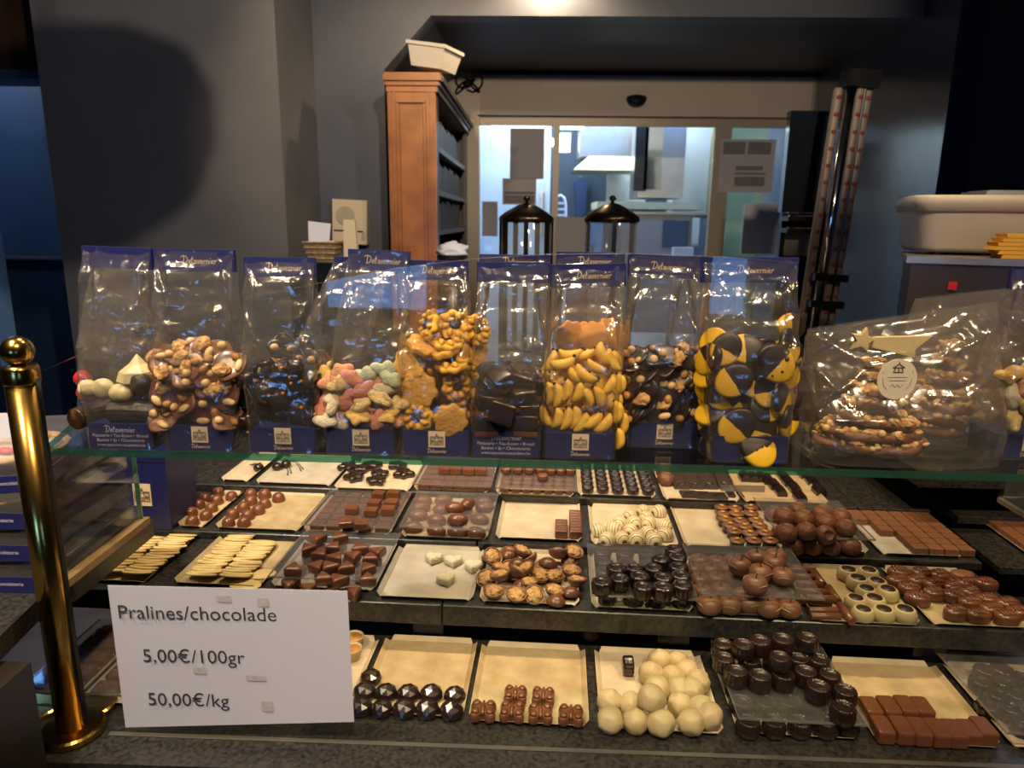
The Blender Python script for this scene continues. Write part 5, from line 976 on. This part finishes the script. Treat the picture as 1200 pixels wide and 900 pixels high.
# ---- bag 3: dark clusters with sprinkles
b3 = bag((290, 502, 370, 531), (286, 302, 371, 327), 'gift bag of dark clusters with coloured sprinkles, third from the left end', 0, seed=3)
CL = []
for i in range(4):
    me = blob(.0125, .011, .0105, .5, 1.9, i+11, 'dark_nut_cluster', M['dark'], 3, ridg=.1)
    pts_ = [v.co.copy() for v in me.vertices if v.co.y < -.006]; ps = []
    for j, mm in enumerate(('dot_orange', 'dot_green', 'dot_red')[:1+i % 3]):
        q = pts_[(j*37+i*11) % len(pts_)]; s = blob(.0023, .0023, .0023, 0, 1, 1, 'sprinkle', M[mm], 1)
        s.transform(Matrix.Translation(q*1.04)); ps.append(('sprinkle', s))
    CL.append(Kind('dark_nut_cluster', SW, me, ps))
pts = [(130+ (k % 5)*115+rnd.uniform(-25, 25), 560-(k//5)*72+rnd.uniform(-18, 18), .012+.034*((k*3) % 4)/3, (rnd.uniform(-.5, .5), rnd.uniform(-3, 3), rnd.uniform(-.6, .6))) for k in range(29)]
fill(b3, CL, CR_(270, 400, 6), pts, 'dark cluster with sprinkles', 'sprinkled cluster bag', 'dark clusters with sprinkles', tol=.009)
# ---- bag 4: sugared gummies
b4 = bag((381, 503, 462, 533), (408, 294, 481, 319), 'gift bag of pastel sugared gummies beside the flower cookies', -.03, seed=4)
def gummy(m, s): 
    ol = poly(lambda a: .0118*(1+.28*cos(2*a)+.16*cos(4*a+.3*s)+.10*cos(3*a+s)), 26)
    return Kind('sugared_gummy', SW, MB().pillow(ol, .011, .0042, .001).mesh('sugared_gummy', M[m], True))
GU = {m: gummy(m, i) for i, m in enumerate(('pink', 'coral', 'gum_yellow', 'gum_cream', 'gum_green', 'gum_amber'))}
GP = [(780, 205, .02, 'coral', .5), (700, 285, .014, 'coral', .2), (775, 300, .01, 'gum_yellow', .3), (858, 262, .012, 'pink', -.6), (960, 228, .018, 'gum_green', .2), (1082, 190, .02, 'gum_green', 0), (1140, 270, .012, 'gum_green', -.4), (720, 430, .008, 'gum_cream', 1.5), (828, 405, .012, 'pink', 1.1), (930, 335, .01, 'pink', .6), (1060, 400, .007, 'gum_yellow', -.4), (925, 440, .008, 'gum_yellow', .7), (1100, 330, .012, 'gum_cream', .2), (908, 540, .007, 'gum_amber', 0), (685, 560, .008, 'gum_cream', .1), (765, 565, .014, 'gum_cream', -.3), (1050, 545, .010, 'pink', 1.2), (1125, 515, .009, 'gum_amber', .8), (1185, 555, .016, 'coral', 0), (662, 470, .016, 'pink', 1.4), (1170, 440, .012, 'gum_yellow', .2), (800, 500, .016, 'coral', .4), (980, 500, .02, 'coral', .2), (1010, 560, .02, 'gum_cream', .3), (1040, 280, .022, 'coral', .9)]
GP += [(690+rnd.random()*480, 240+rnd.random()*320, .03+.012*rnd.random(), list(GU)[k % 6], rnd.uniform(-2, 2)) for k in range(22)]
CN = dict(pink='pink', coral='coral', gum_yellow='pale yellow', gum_cream='cream', gum_green='pale green', gum_amber='amber'); obs = []
for x, y, dy, m, sp in GP:
    q = inb(b4, *CR_(270, 400, 6)(x, y), dy); o = GU[m].put(q, face((rnd.uniform(-.35, .35), -1, rnd.uniform(-.1, .5)), sp), 1, None, 'sugared gummies'); o['kd'] = f'{CN[m]} sugared gummy'; obs.append(o)
autolabel(obs, 'sugared gummy', 'gummy bag', .009, 'z', 'layer')
# ---- bag 5: flower cookies
b5 = bag((471, 505, 550, 535), (470, 306, 549, 330), 'gift bag of yellow flower cookies with dark jam centres', -.01, seed=5, d=.066)
fo = poly(lambda a: .0215*(1+.075*cos(8*a)), 48)
ck = MB().pillow(fo, .0085, .003).mesh('flower_cookie', M['cookie'], True)
ckj = [('jam_centre', blob(.0078, .0062, .0035, .25, 2, 3, 'jam_centre', M['jam'], 2))]+[('petal_ridge', MB().tube([(.008*cos(a), .008*sin(a), .0082), (.0135*cos(a+.1), .0135*sin(a+.1), .0105), (.0185*cos(a+.22), .0185*sin(a+.22), .0075)], [.002, .0042, .002], 8).mesh('petal_ridge', M['cookie'], True)) for a in [k*pi/4 for k in range(8)]]
for v in ckj[0][1].vertices: v.co.z += .0095
JAM = Kind('flower_cookie', 'cookie', ck, ckj); PLAIN = Kind('flower_cookie', 'cookie', MB().pillow(fo, .0095, .0022).mesh('flower_cookie', M['cookie_brown'], True))
c5 = CR_(450, 350, 4.5); obs = []
for x, y, dy, n_, k, s in ((185, 478, .012, (-.08, -1, .05), 0, 1.08), (140, 345, .017, (-.25, -1, .25), 0, 1.0), (352, 640, .006, (.05, -1, -.08), 0, .98), (176, 622, .010, (-.15, -1, .12), 1, .95), (385, 460, .016, (.45, -1, .05), 1, .9), (240, 140, .02, (-.85, -.5, .3), 1, .95), (372, 145, .026, (.25, -.8, .55), 1, 1), (335, 222, .018, (.1, -.42, 1), 1, 1), (312, 272, .016, (-.25, -.3, 1), 0, 1), (215, 252, .018, (.35, -.35, 1), 0, 1.05), (360, 342, .014, (-.1, -.38, 1), 1, 1), (432, 320, .026, (.8, -.5, .3), 1, .95), (485, 165, .030, (.5, -.7, .4), 1, .95), (470, 270, .032, (.8, -.7, .2), 0, 1), (445, 560, .03, (.7, -.8, .1), 1, 1), (240, 320, .030, (.3, -.6, .8), 0, 1), (270, 560, .034, (.1, -1, .2), 1, 1), (330, 430, .042, (0, -1, .3), 0, 1), (200, 400, .042, (-.2, -1, .1), 1, 1), (410, 400, .045, (.2, -1, 0), 1, 1), (160, 560, .036, (-.3, -1, .1), 0, 1), (400, 640, .036, (.3, -1, .2), 0, 1), (310, 180, .044, (0, -.7, .7), 0, 1), (420, 220, .046, (.2, -.8, .6), 0, 1), (180, 290, .046, (-.3, -.7, .6), 1, 1)):
    n_ = Vector(n_).normalized(); q = inb(b5, *c5(x, y), dy)-n_*.004
    o = (JAM if k else PLAIN).put(q, face(n_, rnd.uniform(0, 1)), s*.97, None, 'yellow flower cookies'); o['kd'] = 'flower cookie with jam centre' if k else 'plain backed flower cookie'; obs.append(o)
autolabel(obs, 'flower cookie', 'flower cookie bag', .012, 'z', 'layer')
# ---- bag 6: dark blocks
b6 = bag((553, 508, 632, 538), (559, 308, 644, 333), 'gift bag of dark and milk chocolate blocks between cookies and bananas', .0, printed='text', seed=6, named=False)
blk = Kind('chocolate_block', SW, rbox(.030, .026, .021, .003, 'chocolate_block', M['dark'], 3), [('milk_layer', rbox(.0295, .0255, .008, .002, 'milk_layer', M['milk'], 2))])
for v in blk.parts[0][1].vertices: v.co.z -= .0062
obs = []
for x, y, dy, r, s in ((545, 650, .012, (0, 0, .04), 1), (750, 650, .013, (0, 0, -.06), 1), (545, 545, .013, (.1, .2, .3), 1), (760, 590, .014, (0, 0, .1), .9), (735, 510, .016, (.2, -.1, .3), .95), (620, 560, .005, (1.35, .3, .0), 1.0), (540, 460, .02, (.4, .5, .2), .95), (610, 420, .024, (.3, -.3, .6), .9), (740, 430, .028, (.1, .2, -.4), .9), (640, 650, .04, (0, 0, .2), 1), (560, 560, .042, (0, .1, 0), 1), (700, 560, .042, (.1, 0, .3), 1), (650, 460, .044, (.2, 0, .8), 1), (770, 460, .044, (.0, .2, .2), .9)):
    obs.append(blk.put(inb(b6, *c5(x, y), dy)-Vector((0, 0, .01)), r, s, None, 'chocolate blocks'))
autolabel(obs, 'chocolate block', 'bag of chocolate blocks', .012, 'z', 'layer')
# ---- bag 7: bananas
b7 = bag((639, 508, 719, 541), (646, 310, 733, 338), 'gift bag of small yellow banana sweets under a dark blue header', .035, seed=7, d=.06)
bp_ = [(.0165*sin(a), 0, .0165*(1-cos(a))*.9-.004) for a in [(-.95+1.9*k/9) for k in range(10)]]
bp_ = [(x*1.02, 0, z) for x, _, z in bp_]
ban = Kind('banana_sweet', SW, MB().tube(bp_, [.0015, .0038, .0056, .0064, .0066, .0066, .0063, .0055, .0036, .0016], 7).mesh('banana_sweet', M['banana'], True), [('dark_tip', blob(.0024, .0024, .0024, .2, 2, 1, 'dark_tip', M['dark'], 1))])
for v in ban.parts[0][1].vertices: v.co += Vector((.0142, 0, .0037))
c7b = CR_(630, 350, 4.5); obs = []
BL = [(58, 500, .02, 92), (98, 510, .012, 88), (148, 482, .008, 82), (205, 490, .010, 72), (256, 522, .008, 118), (318, 522, .009, 105), (366, 530, .018, 95), (425, 452, .012, 86), (372, 452, .016, 58), (50, 622, .02, -62), (96, 628, .012, 80), (146, 632, .010, 76), (190, 628, .012, 82), (228, 652, .009, 62), (285, 640, .008, 36), (342, 655, .010, 48), (410, 600, .013, 88), (424, 740, .011, 92), (130, 330, .014, 12), (212, 402, .012, -38), (258, 392, .008, -36), (312, 352, .009, -28), (352, 290, .02, -66), (402, 325, .022, -60), (175, 282, .028, 4), (245, 285, .032, 8), (120, 400, .022, 80), (300, 450, .016, 100), (440, 660, .022, 88), (85, 440, .026, 100)]
BL += [(60+(k % 6)*68, 330+(k//6)*95, .038+.01*(k % 2), 60+(k*37) % 80) for k in range(24)]
for x, y, dy, a in BL:
    q = inb(b7, *c7b(x, y), dy); R_ = Matrix.Rotation(rnd.uniform(-.2, .2), 3, 'Z') @ Matrix.Rotation(-radians(a), 3, 'Y') @ Matrix.Rotation(rnd.choice((0, .5, -.5)), 3, 'X')
    obs.append(ban.put(q, R_, rnd.uniform(.92, 1.08), None, 'banana sweets'))
autolabel(obs, 'yellow banana sweet', 'banana bag', .011, 'z', 'layer')
# ---- bag 8: dark florentines
b8 = bag((739, 495, 817, 525), (736, 300, 819, 327), 'gift bag of dark nut discs set back between bananas and bee biscuits', -.035, seed=8)
fl = []
for i in range(34):
    cI, rI = i % 5, i//5
    fl.append((490+cI*85+rnd.uniform(-25, 25), 625-rI*52+rnd.uniform(-15, 15), .012+.032*((i*5) % 3)/2, face((-.75+rnd.uniform(-.3, .3), -.55, .75+rnd.uniform(-.3, .3)), rnd.uniform(0, 6))))
fl += [(500, 330, .012, face((-.3, -.7, .7), 2)), (600, 310, .014, face((0, -.5, .9), 1)), (690, 300, .014, face((.2, -.5, .9), 3)), (790, 310, .02, face((.4, -.6, .8), 5)), (560, 490, .006, face((-.3, -1, .3), 4)), (690, 490, .006, face((-.4, -1, .4), 4.4)), (740, 430, .008, face((-.5, -.9, .5), .4)), (640, 590, .008, face((-.4, -1, .3), 2.4)), (830, 420, .014, face((.3, -1, .3), 0))]
fill(b8, FD, c5 if False else CR_(630, 350, 4.5), fl, 'dark florentine with nuts', 'dark florentine bag', 'dark florentines', tol=.008)
# ---- bag 9: bee biscuits
b9 = bag((838, 510, 922, 545), (822, 302, 933, 333), 'tall gift bag of yellow biscuits half dipped in dark chocolate', .012, printed='small', seed=9, d=.066)
bm = bpy.data.materials.new('half_dipped_biscuit'); bm.use_nodes = True; n = bm.node_tree.nodes; Lk = bm.node_tree.links; pb_ = n['Principled BSDF']
tc = n.new('ShaderNodeTexCoord'); sx = n.new('ShaderNodeSeparateXYZ'); nz = n.new('ShaderNodeTexNoise'); nz.inputs['Scale'].default_value = 90
ma = n.new('ShaderNodeMath'); ma.operation = 'MULTIPLY_ADD'; ma.inputs[1].default_value = .006; gt = n.new('ShaderNodeMath'); gt.operation = 'GREATER_THAN'; gt.inputs[1].default_value = .001; mc = n.new('ShaderNodeMix'); mc.data_type = 'RGBA'
Lk.new(tc.outputs['Object'], sx.inputs[0]); Lk.new(tc.outputs['Object'], nz.inputs['Vector']); Lk.new(nz.outputs['Fac'], ma.inputs[0]); Lk.new(sx.outputs['X'], ma.inputs[2]); Lk.new(ma.outputs[0], gt.inputs[0]); Lk.new(gt.outputs[0], mc.inputs['Factor'])
mc.inputs['A'].default_value = (.74, .43, .015, 1); mc.inputs['B'].default_value = (.02, .011, .010, 1); Lk.new(mc.outputs['Result'], pb_.inputs[0]); pb_.inputs['Roughness'].default_value = .38
bme = MB().pillow(poly(lambda a: .0225*.0185/sqrt((.0185*cos(a))**2+(.0225*sin(a))**2), 34), .0075, .003, .001).mesh('dipped_biscuit', bm, True)
BEE = Kind('dipped_biscuit', 'biscuit', bme); c9 = CR_(800, 370, 4.7375)
eye = lambda x, y, r: ('dark_dot', MB().lathe([(r, .0078), (r*.8, .0090), (.0003, .0094)], 12, (x, y, 0)).mesh('dark_dot', M['dark'], True))
BEYE = Kind('dipped_biscuit', 'biscuit', bme, [eye(-.004, -.010, .0028), eye(-.010, .002, .0018), eye(-.006, .012, .0014)])
BLOT = Kind('dipped_biscuit', 'biscuit', bme, [eye(-.001, -.012, .002), eye(-.0015, -.008, .0026), eye(-.001, -.003, .0018), eye(-.002, .004, .0012), eye(-.0015, .010, .001)])
# spin = direction of the dark half in the picture plane, degrees
def beem(n_, ang):
    n_ = Vector(n_).normalized(); d = Vector((cos(radians(ang)), 0, sin(radians(ang)))); x = (d-n_*d.dot(n_)).normalized(); y = n_.cross(x); return Matrix((x, y, n_)).transposed()
obs = []
for x, y, dy, n_, a, s, k in ((512, 262, .006, (.1, -1, .1), 135, 1.16, 1), (285, 360, .006, (-.1, -1, .1), 32, 1.05, 0), (300, 610, .008, (-.1, -1, .12), 45, 1.1, 0), (415, 735, .003, (.05, -.8, .45), 112, 1.15, 2), (235, 440, .016, (-.2, -1, 0), 40, .95, 0), (465, 415, .016, (.1, -1, .2), 95, .95, 0), (545, 465, .016, (.75, -.7, .15), 140, 1.05, 0), (572, 590, .018, (.85, -.5, .0), 100, 1.0, 0), (350, 185, .016, (0, -.9, .4), 0, 1, 0), (240, 185, .014, (-.2, -.9, .2), 60, .95, 0), (180, 160, .026, (-.5, -.6, .4), -60, 1, 0), (145, 240, .022, (-.9, -.5, .2), 20, 1, 0), (140, 330, .022, (-.7, -.5, .5), 0, .9, 0), (140, 410, .024, (-.8, -.5, 0), 0, .9, 0), (155, 540, .024, (-.5, -.6, .6), 0, .9, 0), (150, 610, .022, (-.8, -.6, .1), -40, .9, 0), (405, 360, .02, (.1, -1, .3), 60, 1, 0), (460, 510, .018, (.2, -.9, .4), 180, 1, 0), (440, 640, .012, (.2, -1, .2), 70, 1, 0), (590, 170, .03, (.6, -.8, .2), 90, 1, 0), (380, 280, .024, (0, -1, .1), -20, 1, 0), (330, 500, .022, (0, -1, .4), 20, 1, 0), (520, 590, .026, (.4, -.9, .1), 90, 1, 0), (220, 700, .026, (-.3, -1, .1), 60, 1, 0), (600, 60, .04, (.3, -1, .1), 0, .9, 0)):
    q = inb(b9, *c9(x, y), dy)-Vector(n_).normalized()*.003; o = (BEE, BEYE, BLOT)[k].put(q, beem(n_, a), s, None, 'half dipped yellow biscuits'); obs.append(o)
    if k: o['kd'] = ('', 'biscuit with three dark dots', 'biscuit with a dotted edge')[k]
for k in range(18):
    q = inb(b9, *c9(170+(k % 4)*130, 200+(k//4)*125), .046+.006*(k % 2)); obs.append(BEE.put(q, beem((rnd.uniform(-.4, .4), -1, rnd.uniform(-.2, .5)), rnd.uniform(0, 360)), 1, None, 'half dipped yellow biscuits'))
autolabel(obs, 'half dipped yellow biscuit', 'bee biscuit bag', .011, 'z', 'layer')
# ---- bag 10 at the right edge
b10 = bag((1170, 498, 1250, 528), (1184, 316, 1266, 341), 'gift bag of sugared gummies cut by the right edge of the view', 0, Y=.86, seed=10)
obs = []
for k in range(26):
    m = ('gum_yellow', 'coral', 'gum_cream', 'pink', 'gum_amber')[k % 5]; x = 1183+(k % 4)*17+rnd.uniform(-4, 4); y = 488-(k//4)*8+rnd.uniform(-3, 3)
    o = GU[m].put(inb(b10, x, y, .01+.014*(k % 3)), face((rnd.uniform(-.4, .4), -1, rnd.uniform(-.1, .5)), rnd.uniform(-2, 2)), 1.1, None, 'sugared gummies at the right edge'); o['kd'] = f'{CN[m]} sugared gummy'; obs.append(o)
autolabel(obs, 'sugared gummy', 'bag at the right edge', .008, 'z', 'layer')
# ---- second row of bags, standing close behind
Yb = .925
def rear(lr, hr, lab, seed, kinds, phrase, where, group, n=12, hfill=.06, named=True, tilt=0):
    t = bag(lr, hr, lab, tilt, Y=Yb, seed=seed, d=.05, named=named, printed='logo'); obs = []; w = lr[2]-lr[0]
    for k in range(n):
        x = lr[0]+w*(.14+.72*((k % 4)+rnd.random()*.6)/3.6); y = lr[1]-8-(k//4)*hfill*320+rnd.uniform(-4, 4)
        obs.append(kinds[k % len(kinds)].put(inb(t, x, y, .016+.016*(k % 2)), face((rnd.uniform(-.6, .6), -1, rnd.uniform(-.1, .8)), rnd.uniform(0, 6)), 1, None, group))
    autolabel(obs, phrase, where, .012, 'z', 'layer')
redk = Kind('red_sweet', SW, blob(.013, .012, .012, .2, 1.5, 5, 'red_sweet', M['red_gloss'], 2)); obk = Kind('orange_biscuit', 'biscuit', MB().pillow(fo, .007, .0025).mesh('orange_biscuit', M['orange_biscuit'], True))
rear((88, 470, 152, 498), (108, 298, 174, 316), 'rear gift bag of red sweets behind the leftmost bag', 21, [redk], 'glossy red sweet', 'rear red sweet bag', 'red sweets', 5, .05, False)
rear((318, 470, 394, 498), (392, 302, 466, 322), 'rear gift bag of dark nut discs behind the sprinkled cluster bag', 22, FD+FM[:1], 'dark florentine', 'rear bag by the gummies', 'dark florentines in the rear bag', 14, .055, False)
rear((566, 470, 640, 498), (562, 299, 645, 312), 'rear gift bag whose header shows above the chocolate block bag', 23, [blk], 'chocolate block', 'rear block bag', 'chocolate blocks in the rear bag', 8, .06)
rear((650, 470, 724, 498), (652, 296, 731, 318), 'rear gift bag of orange biscuits behind the banana bag', 24, [obk], 'orange biscuit', 'rear bag behind bananas', 'orange biscuits in the rear bag', 16, .072)
rear((786, 470, 862, 498), (790, 301, 872, 322), 'rear gift bag of orange biscuits behind the bee biscuit bag', 25, [obk], 'orange biscuit', 'rear bag behind bee biscuits', 'orange biscuits behind the bees', 12, .062, False)
# ---- wrapped chocolate trees
def wrap(t, w, d, h0, h1, seed, m, dx=0):
    N = 110; rs = []; NZ = 70
    for j in range(NZ+1):
        f = j/NZ; ring = []
        for i in range(N):
            a_ = 2*pi*i/N; cx_, sy_ = cos(a_), sin(a_); x = (w/2)*(1-.04*f)*math.copysign(abs(cx_)**.35, cx_); dd = d/2*(1.0 if f < .35 else max(.04, 1-((f-.35)/.65)**.8)); y = dd*math.copysign(abs(sy_)**.5, sy_)
            H = h0+(h1-h0)*(x/w+.5); z = f*H; p = Vector((x*13+seed*5, y*13, z*11)); q = (.003 if f > .06 else .0008)*(noise.noise(p)+.8*(1-2.3*abs(noise.noise(p*1.7+Vector((seed, 3, 2))))))
            if f > .06:
                r1_ = 1-abs(noise.noise(Vector((x*26+z*22+seed*9, z*8, sy_+seed)))); r2_ = 1-abs(noise.noise(Vector((x*20-z*26+seed*5, z*10, 8+sy_)))); q += .0045*max(0, r1_-.82)/.18+.004*max(0, r2_-.84)/.16
            ring.append((x+cx_*q*.4+dx*f, y+sy_*q, z))
        rs.append(ring)
    return MB().rings(rs, False, False).build('cellophane_wrap', m, t, True)
def star_outline(r0, r1, n=5): return [((r0 if k % 2 == 0 else r1)*cos(pi/2+pi*k/n), (r0 if k % 2 == 0 else r1)*sin(pi/2+pi*k/n)) for k in range(2*n)]
def choc_tree(lab, X, Y, tiers, seed, star=True):
    t = thing('chocolate_tree', lab, 'chocolate tree', (X, Y, 1.2165), 0, 'chocolate nut trees'); R_ = random.Random(seed)
    for k, (dx, z, r, th_, tl) in enumerate(tiers):
        rt = MB().pillow(poly(lambda a: r*(1+.05*cos(4*a+k)+.04*cos(7*a+2*k)), 40), th_, th_*.42).build('chocolate_disc', M['milk_rough'] if k < 5 else M['dark_dull'], t, True)
        rt.location = (dx, 0, z); rt.rotation_euler = (R_.uniform(-.03, .06)+.06, tl, R_.uniform(0, 6))
        nn = int(14+r*620)
        for i in range(nn):
            nm = ('hazelnut', 'almond', 'roast_nut', 'pistachio', 'walnut_half')[(i*3+k+seed) % 5]; a = 2*pi*i/nn+R_.uniform(-.1, .1); q = r*R_.uniform(.72, .97)
            o = link(nm, NUT[nm], rt); o.location = (q*cos(a), q*sin(a), th_*(1.0 if q < r*.9 else .75)+.001); o.rotation_euler = (R_.uniform(-.6, .6), R_.uniform(-.6, .6), R_.uniform(0, 6)); o.scale = (R_.uniform(.6, 1.0),)*3
    return t
TY = .895; tz_ = lambda y: at(1035, y, Y=TY-.03).z-1.2165; txx = lambda x, y: at(x, y, Y=TY-.03).x
X0 = txx(1031, 520)
t1 = choc_tree('wrapped chocolate tree with white star and round sticker, nearest the front', X0, TY, [(0, .006, .068, .0105, .015), (-.002, .0185, .060, .011, .05), (.003, .037, .050, .0105, .04), (-.002, .054, .039, .011, .10), (.0, .070, .030, .011, .0), (.002, .085, .023, .012, .0), (.0, .099, .015, .012, .0)], 3)
s_ = MB().pillow(star_outline(.0165, .008), .007, .0015).build('white_star', M['ivory_choc'], t1); q = at(1009, 398, Y=TY-.02); s_.location = q-t1.location; s_.rotation_euler = (pi/2, .2, 0)
q2 = at(1050, 403, Y=TY-.02)-t1.location
tl_ = MB().pillow([(-.032, -.004), (.022, -.016), (.021, -.006), (.040, .012), (-.03, .009)], .007, .0012).build('star_tail', M['ivory_choc'], t1); tl_.location = q2; tl_.rotation_euler = (pi/2, 0, 0)
w1_ = thing('cellophane_bag', 'crisp clear bag with round sticker around the front chocolate tree', 'bag', (txx(1049, 548), TY, 1.216)); wrap(w1_, .235, .15, at(930, 386, Y=TY).z-1.216, at(1165, 352, Y=TY).z-1.216, 2, M['film_tree'], .0)
for k, zz in enumerate((.03, .075)):
    pass
q = at(1051, 444.5, Y=.835)-w1_.location
stk = MB().rings([[(.0245*cos(2*pi*k/40)*s, -y, .0245*sin(2*pi*k/40)*s) for k in range(40)] for s, y in ((1, 0), (1, .0008))]).build('round_sticker', M['sticker'], w1_); stk.location = q; stk.rotation_euler = (.0, 0, .1)
db = MB(); 
for pts in ([(-.006, .0085), (.006, .0085)], [(-.0055, .0095), (-.004, .0135)], [(.0055, .0095), (.004, .0135)], [(0, .0095), (0, .0135)], [(-.007, .014), (0, .0185), (.007, .014), (-.007, .014)], [(0, .018), (0, .0205)]): db.ribbon(pts, .0016, -.0011)
for pts in ([(-.012, .0025), (.012, .0025)], [(-.010, -.0015), (.010, -.0015)], [(-.018, .002), (-.0165, -.007), (-.012, -.012)], [(.018, .002), (.0165, -.007), (.012, -.012)], [(-.019, .007), (-.0175, .010)], [(.019, .007), (.0175, .010)], [(-.008, -.009), (-.005, -.006), (-.002, -.010), (.001, -.006), (.004, -.010), (.008, -.006)]): db.ribbon(pts, .0006, -.0011)
db.build('printed_emblem', M['logo_line'], stk)
X2 = at(1100, 500, Y=.97).x
t2 = choc_tree('second wrapped chocolate tree standing behind the first one', X2, .968, [(0, .006, .050, .014, .01), (.002, .018, .05, .014, -.03), (-.002, .036, .043, .013, .04), (0, .054, .035, .013, 0), (.001, .072, .027, .013, .03), (0, .09, .018, .013, 0), (0, .106, .012, .02, 0)], 5)
w2_ = thing('cellophane_bag', 'crisp clear bag around the rear chocolate tree', 'bag', (at(1117, 500, Y=.97).x, .966, 1.216)); wrap(w2_, .165, .108, at(1045, 350, Y=.97).z-1.216, at(1185, 332, Y=.97).z-1.216, 7, M['film_tree'])

# ---------------------------------------------------------------- inside the case, left end
q = at(203, 620, z=Z2+.0002); q0 = at(130, 618, Y=q.y)
cb_ = thing('blue_carton', 'tall dark blue carton with a pale gold label standing left of the dome trays', 'carton', (q0.x, q.y, Z2+.0004), -.04); cw = q.x-q0.x
hc_ = at(165, 534, Y=q.y).z-Z2; MB().span((0, 0, 0), (cw, .1, hc_)).build('body', M['card_blue'], cb_)
MB().span((-.0008, -.0008, hc_-.012), (cw+.0008, .1008, hc_+.0008)).build('lid_fold', M['card_blue'], cb_)
la, lb_ = at(156, 566, Y=q.y)-cb_.location, at(180, 592, Y=q.y)-cb_.location
pl_ = MB().span((la.x, -.0015, lb_.z), (lb_.x, -.0002, la.z)).build('gold_label', M['gold_print'], cb_)
hm = link('house_drawing', HOUSE_M, pl_); hm.location = ((la.x+lb_.x)/2, -.0022, (la.z+lb_.z)/2); hm.scale = (1.9, 1, 1.9)
q = at(194, 590, Y=1.475); jg = thing('white_jug', 'white jug with curved handle behind the blue carton', 'jug', (q.x-.004, 1.475, Z1+.0002)); hj = at(200, 530, Y=q.y).z-Z1
MB().lathe([(.028, 0), (.033, .01), (.034, hj*.7), (.03, hj), (.028, hj), (.031, hj*.7), (.03, .012)], 24, cap1=True).build('body', M['white_plastic'], jg, True)
MB().tube([(.031, 0, hj*.9), (.052, 0, hj*.92), (.060, 0, hj*.75), (.056, 0, hj*.52), (.033, 0, hj*.42)], .006, 8).build('handle', M['white_plastic'], jg, True)
# pastry boxes on the left counter
ZB = 1.0185; hx = .0445
q = at(41, 697, z=ZB); bx1 = -.636
def pastry(z, rz, lab, kind, w=.185, d=.23, ox=0, oy=0):
    t = thing('pastry_box', lab, 'pastry box', (bx1-w/2-ox, q.y+d/2+.004+oy, z), rz, 'boxed pastries on the left counter')
    MB().span((-w/2, -d/2, 0), (w/2, d/2, .003)).build('tray_floor', M['card_blue'], t)
    for s in (-1, 1): MB().box((0, s*(d/2-.001), .0125), (w, .002, .019)).build('blue_band', M['card_blue'], t)
    for s in (-1, 1): MB().box((s*(w/2-.001), 0, .0125), (.002, d-.004, .019)).build('side_band', M['clam'] if kind != 'dark' else M['card_blue'], t)
    l = text('Brood • Banket • Ijs • Chocolaterie', .0075, 'lettering', white_print, t, (w*.12, -d/2-.0004, .010))
    MB().rings([[(sx*w/2*k, sy*d/2*k, zz) for sx, sy in ((-1, -1), (1, -1), (1, 1), (-1, 1))] for k, zz in ((1.0, .022), (.97, .036), (.9, .0435))], False, True).build('clear_lid', M['clam'], t)
    return t
def tart(t, lab, top, ox=0, oy=0):
    o = thing('fruit_tart', lab, 'tart', t.location+Vector((ox, oy, .0035)), 0, 'tarts in the pastry boxes')
    MB().lathe([(.062, 0), (.078, .020), (.080, .024), (.074, .024), (.070, .018)], 40, lobes=20, amp=.015).build('crust', M['crust'], o, True)
    MB().lathe([(.072, .019), (.05, .027), (.0005, .029)], 30).build('filling', M[top], o, True)
    for k in range(7):
        a = 2*pi*k/7; e = link('fruit_piece', blob(.014, .010, .006, .2, 1.5, k, 'fruit_piece', M[('red_gloss', 'custard', 'gum_cream')[k % 3]], 2), o); e.location = (.045*cos(a), .045*sin(a), .029)
kinds = [('bottom pastry box with blue band on the left counter', 'custard'), ('second pastry box from the bottom of the left stack', 'custard'), ('third pastry box from the bottom of the left stack', 'gum_cream')]
for k, (lab, tp__) in enumerate(kinds):
    t = pastry(ZB+k*hx, 0, lab, 'clear'); tart(t, oy=-.03, lab=('yellow custard tart in the bottom pastry box', 'yellow custard tart in the second pastry box', 'cream tart with red fruit in the third pastry box')[k], top=tp__)
t = pastry(ZB+3*hx, .22, 'turned topmost pastry box of the left stack with dark blue sides', 'dark', ox=.012); tart(t, 'pale cream tart in the topmost pastry box', 'gum_cream')
p = at(8, 498, Y=.93); cdw = MB().box((0, 0, 0), (.07, .002, .035)).build('price_card', M['paper']); cdw.location = (p.x, .93, ZB+4*hx+.0165); cdw.rotation_euler = (-.2, 0, .1); tag(cdw, 'white card standing on the topmost pastry box', 'card')
# ---------------------------------------------------------------- unseen pendant shade, added and sized to throw the left wall's round shadow
src = Vector((.35, .35, 2.7)); tgt = at(72, 160, Y=3.0); c = src.lerp(tgt, .5)
pn = thing('unseen_shadow_pendant', 'unseen round dark lampshade, hung to throw the round shadow on the grey wall', 'lamp', c)
MB().lathe([(.15, -.2), (.23, -.15), (.275, -.05), (.275, .05), (.23, .14), (.14, .19), (.03, .21)], 40, cap0=False).build('shade', M['bronze'], pn, True)
MB().lathe([(.0001, .03), (.03, .05), (.03, .08), (.015, .1)], 16).build('bulb', mat('bulb_off', (.7, .66, .58), .3), pn, True)
MB().tube([(0, 0, .2), (0, 0, 2.8-c.z)], .004, 6).build('cord', M['black'], pn)
for o in list(bpy.data.objects):
    for k_ in ('kd', 'Yf', 'w'):
        if k_ in o: del o[k_]
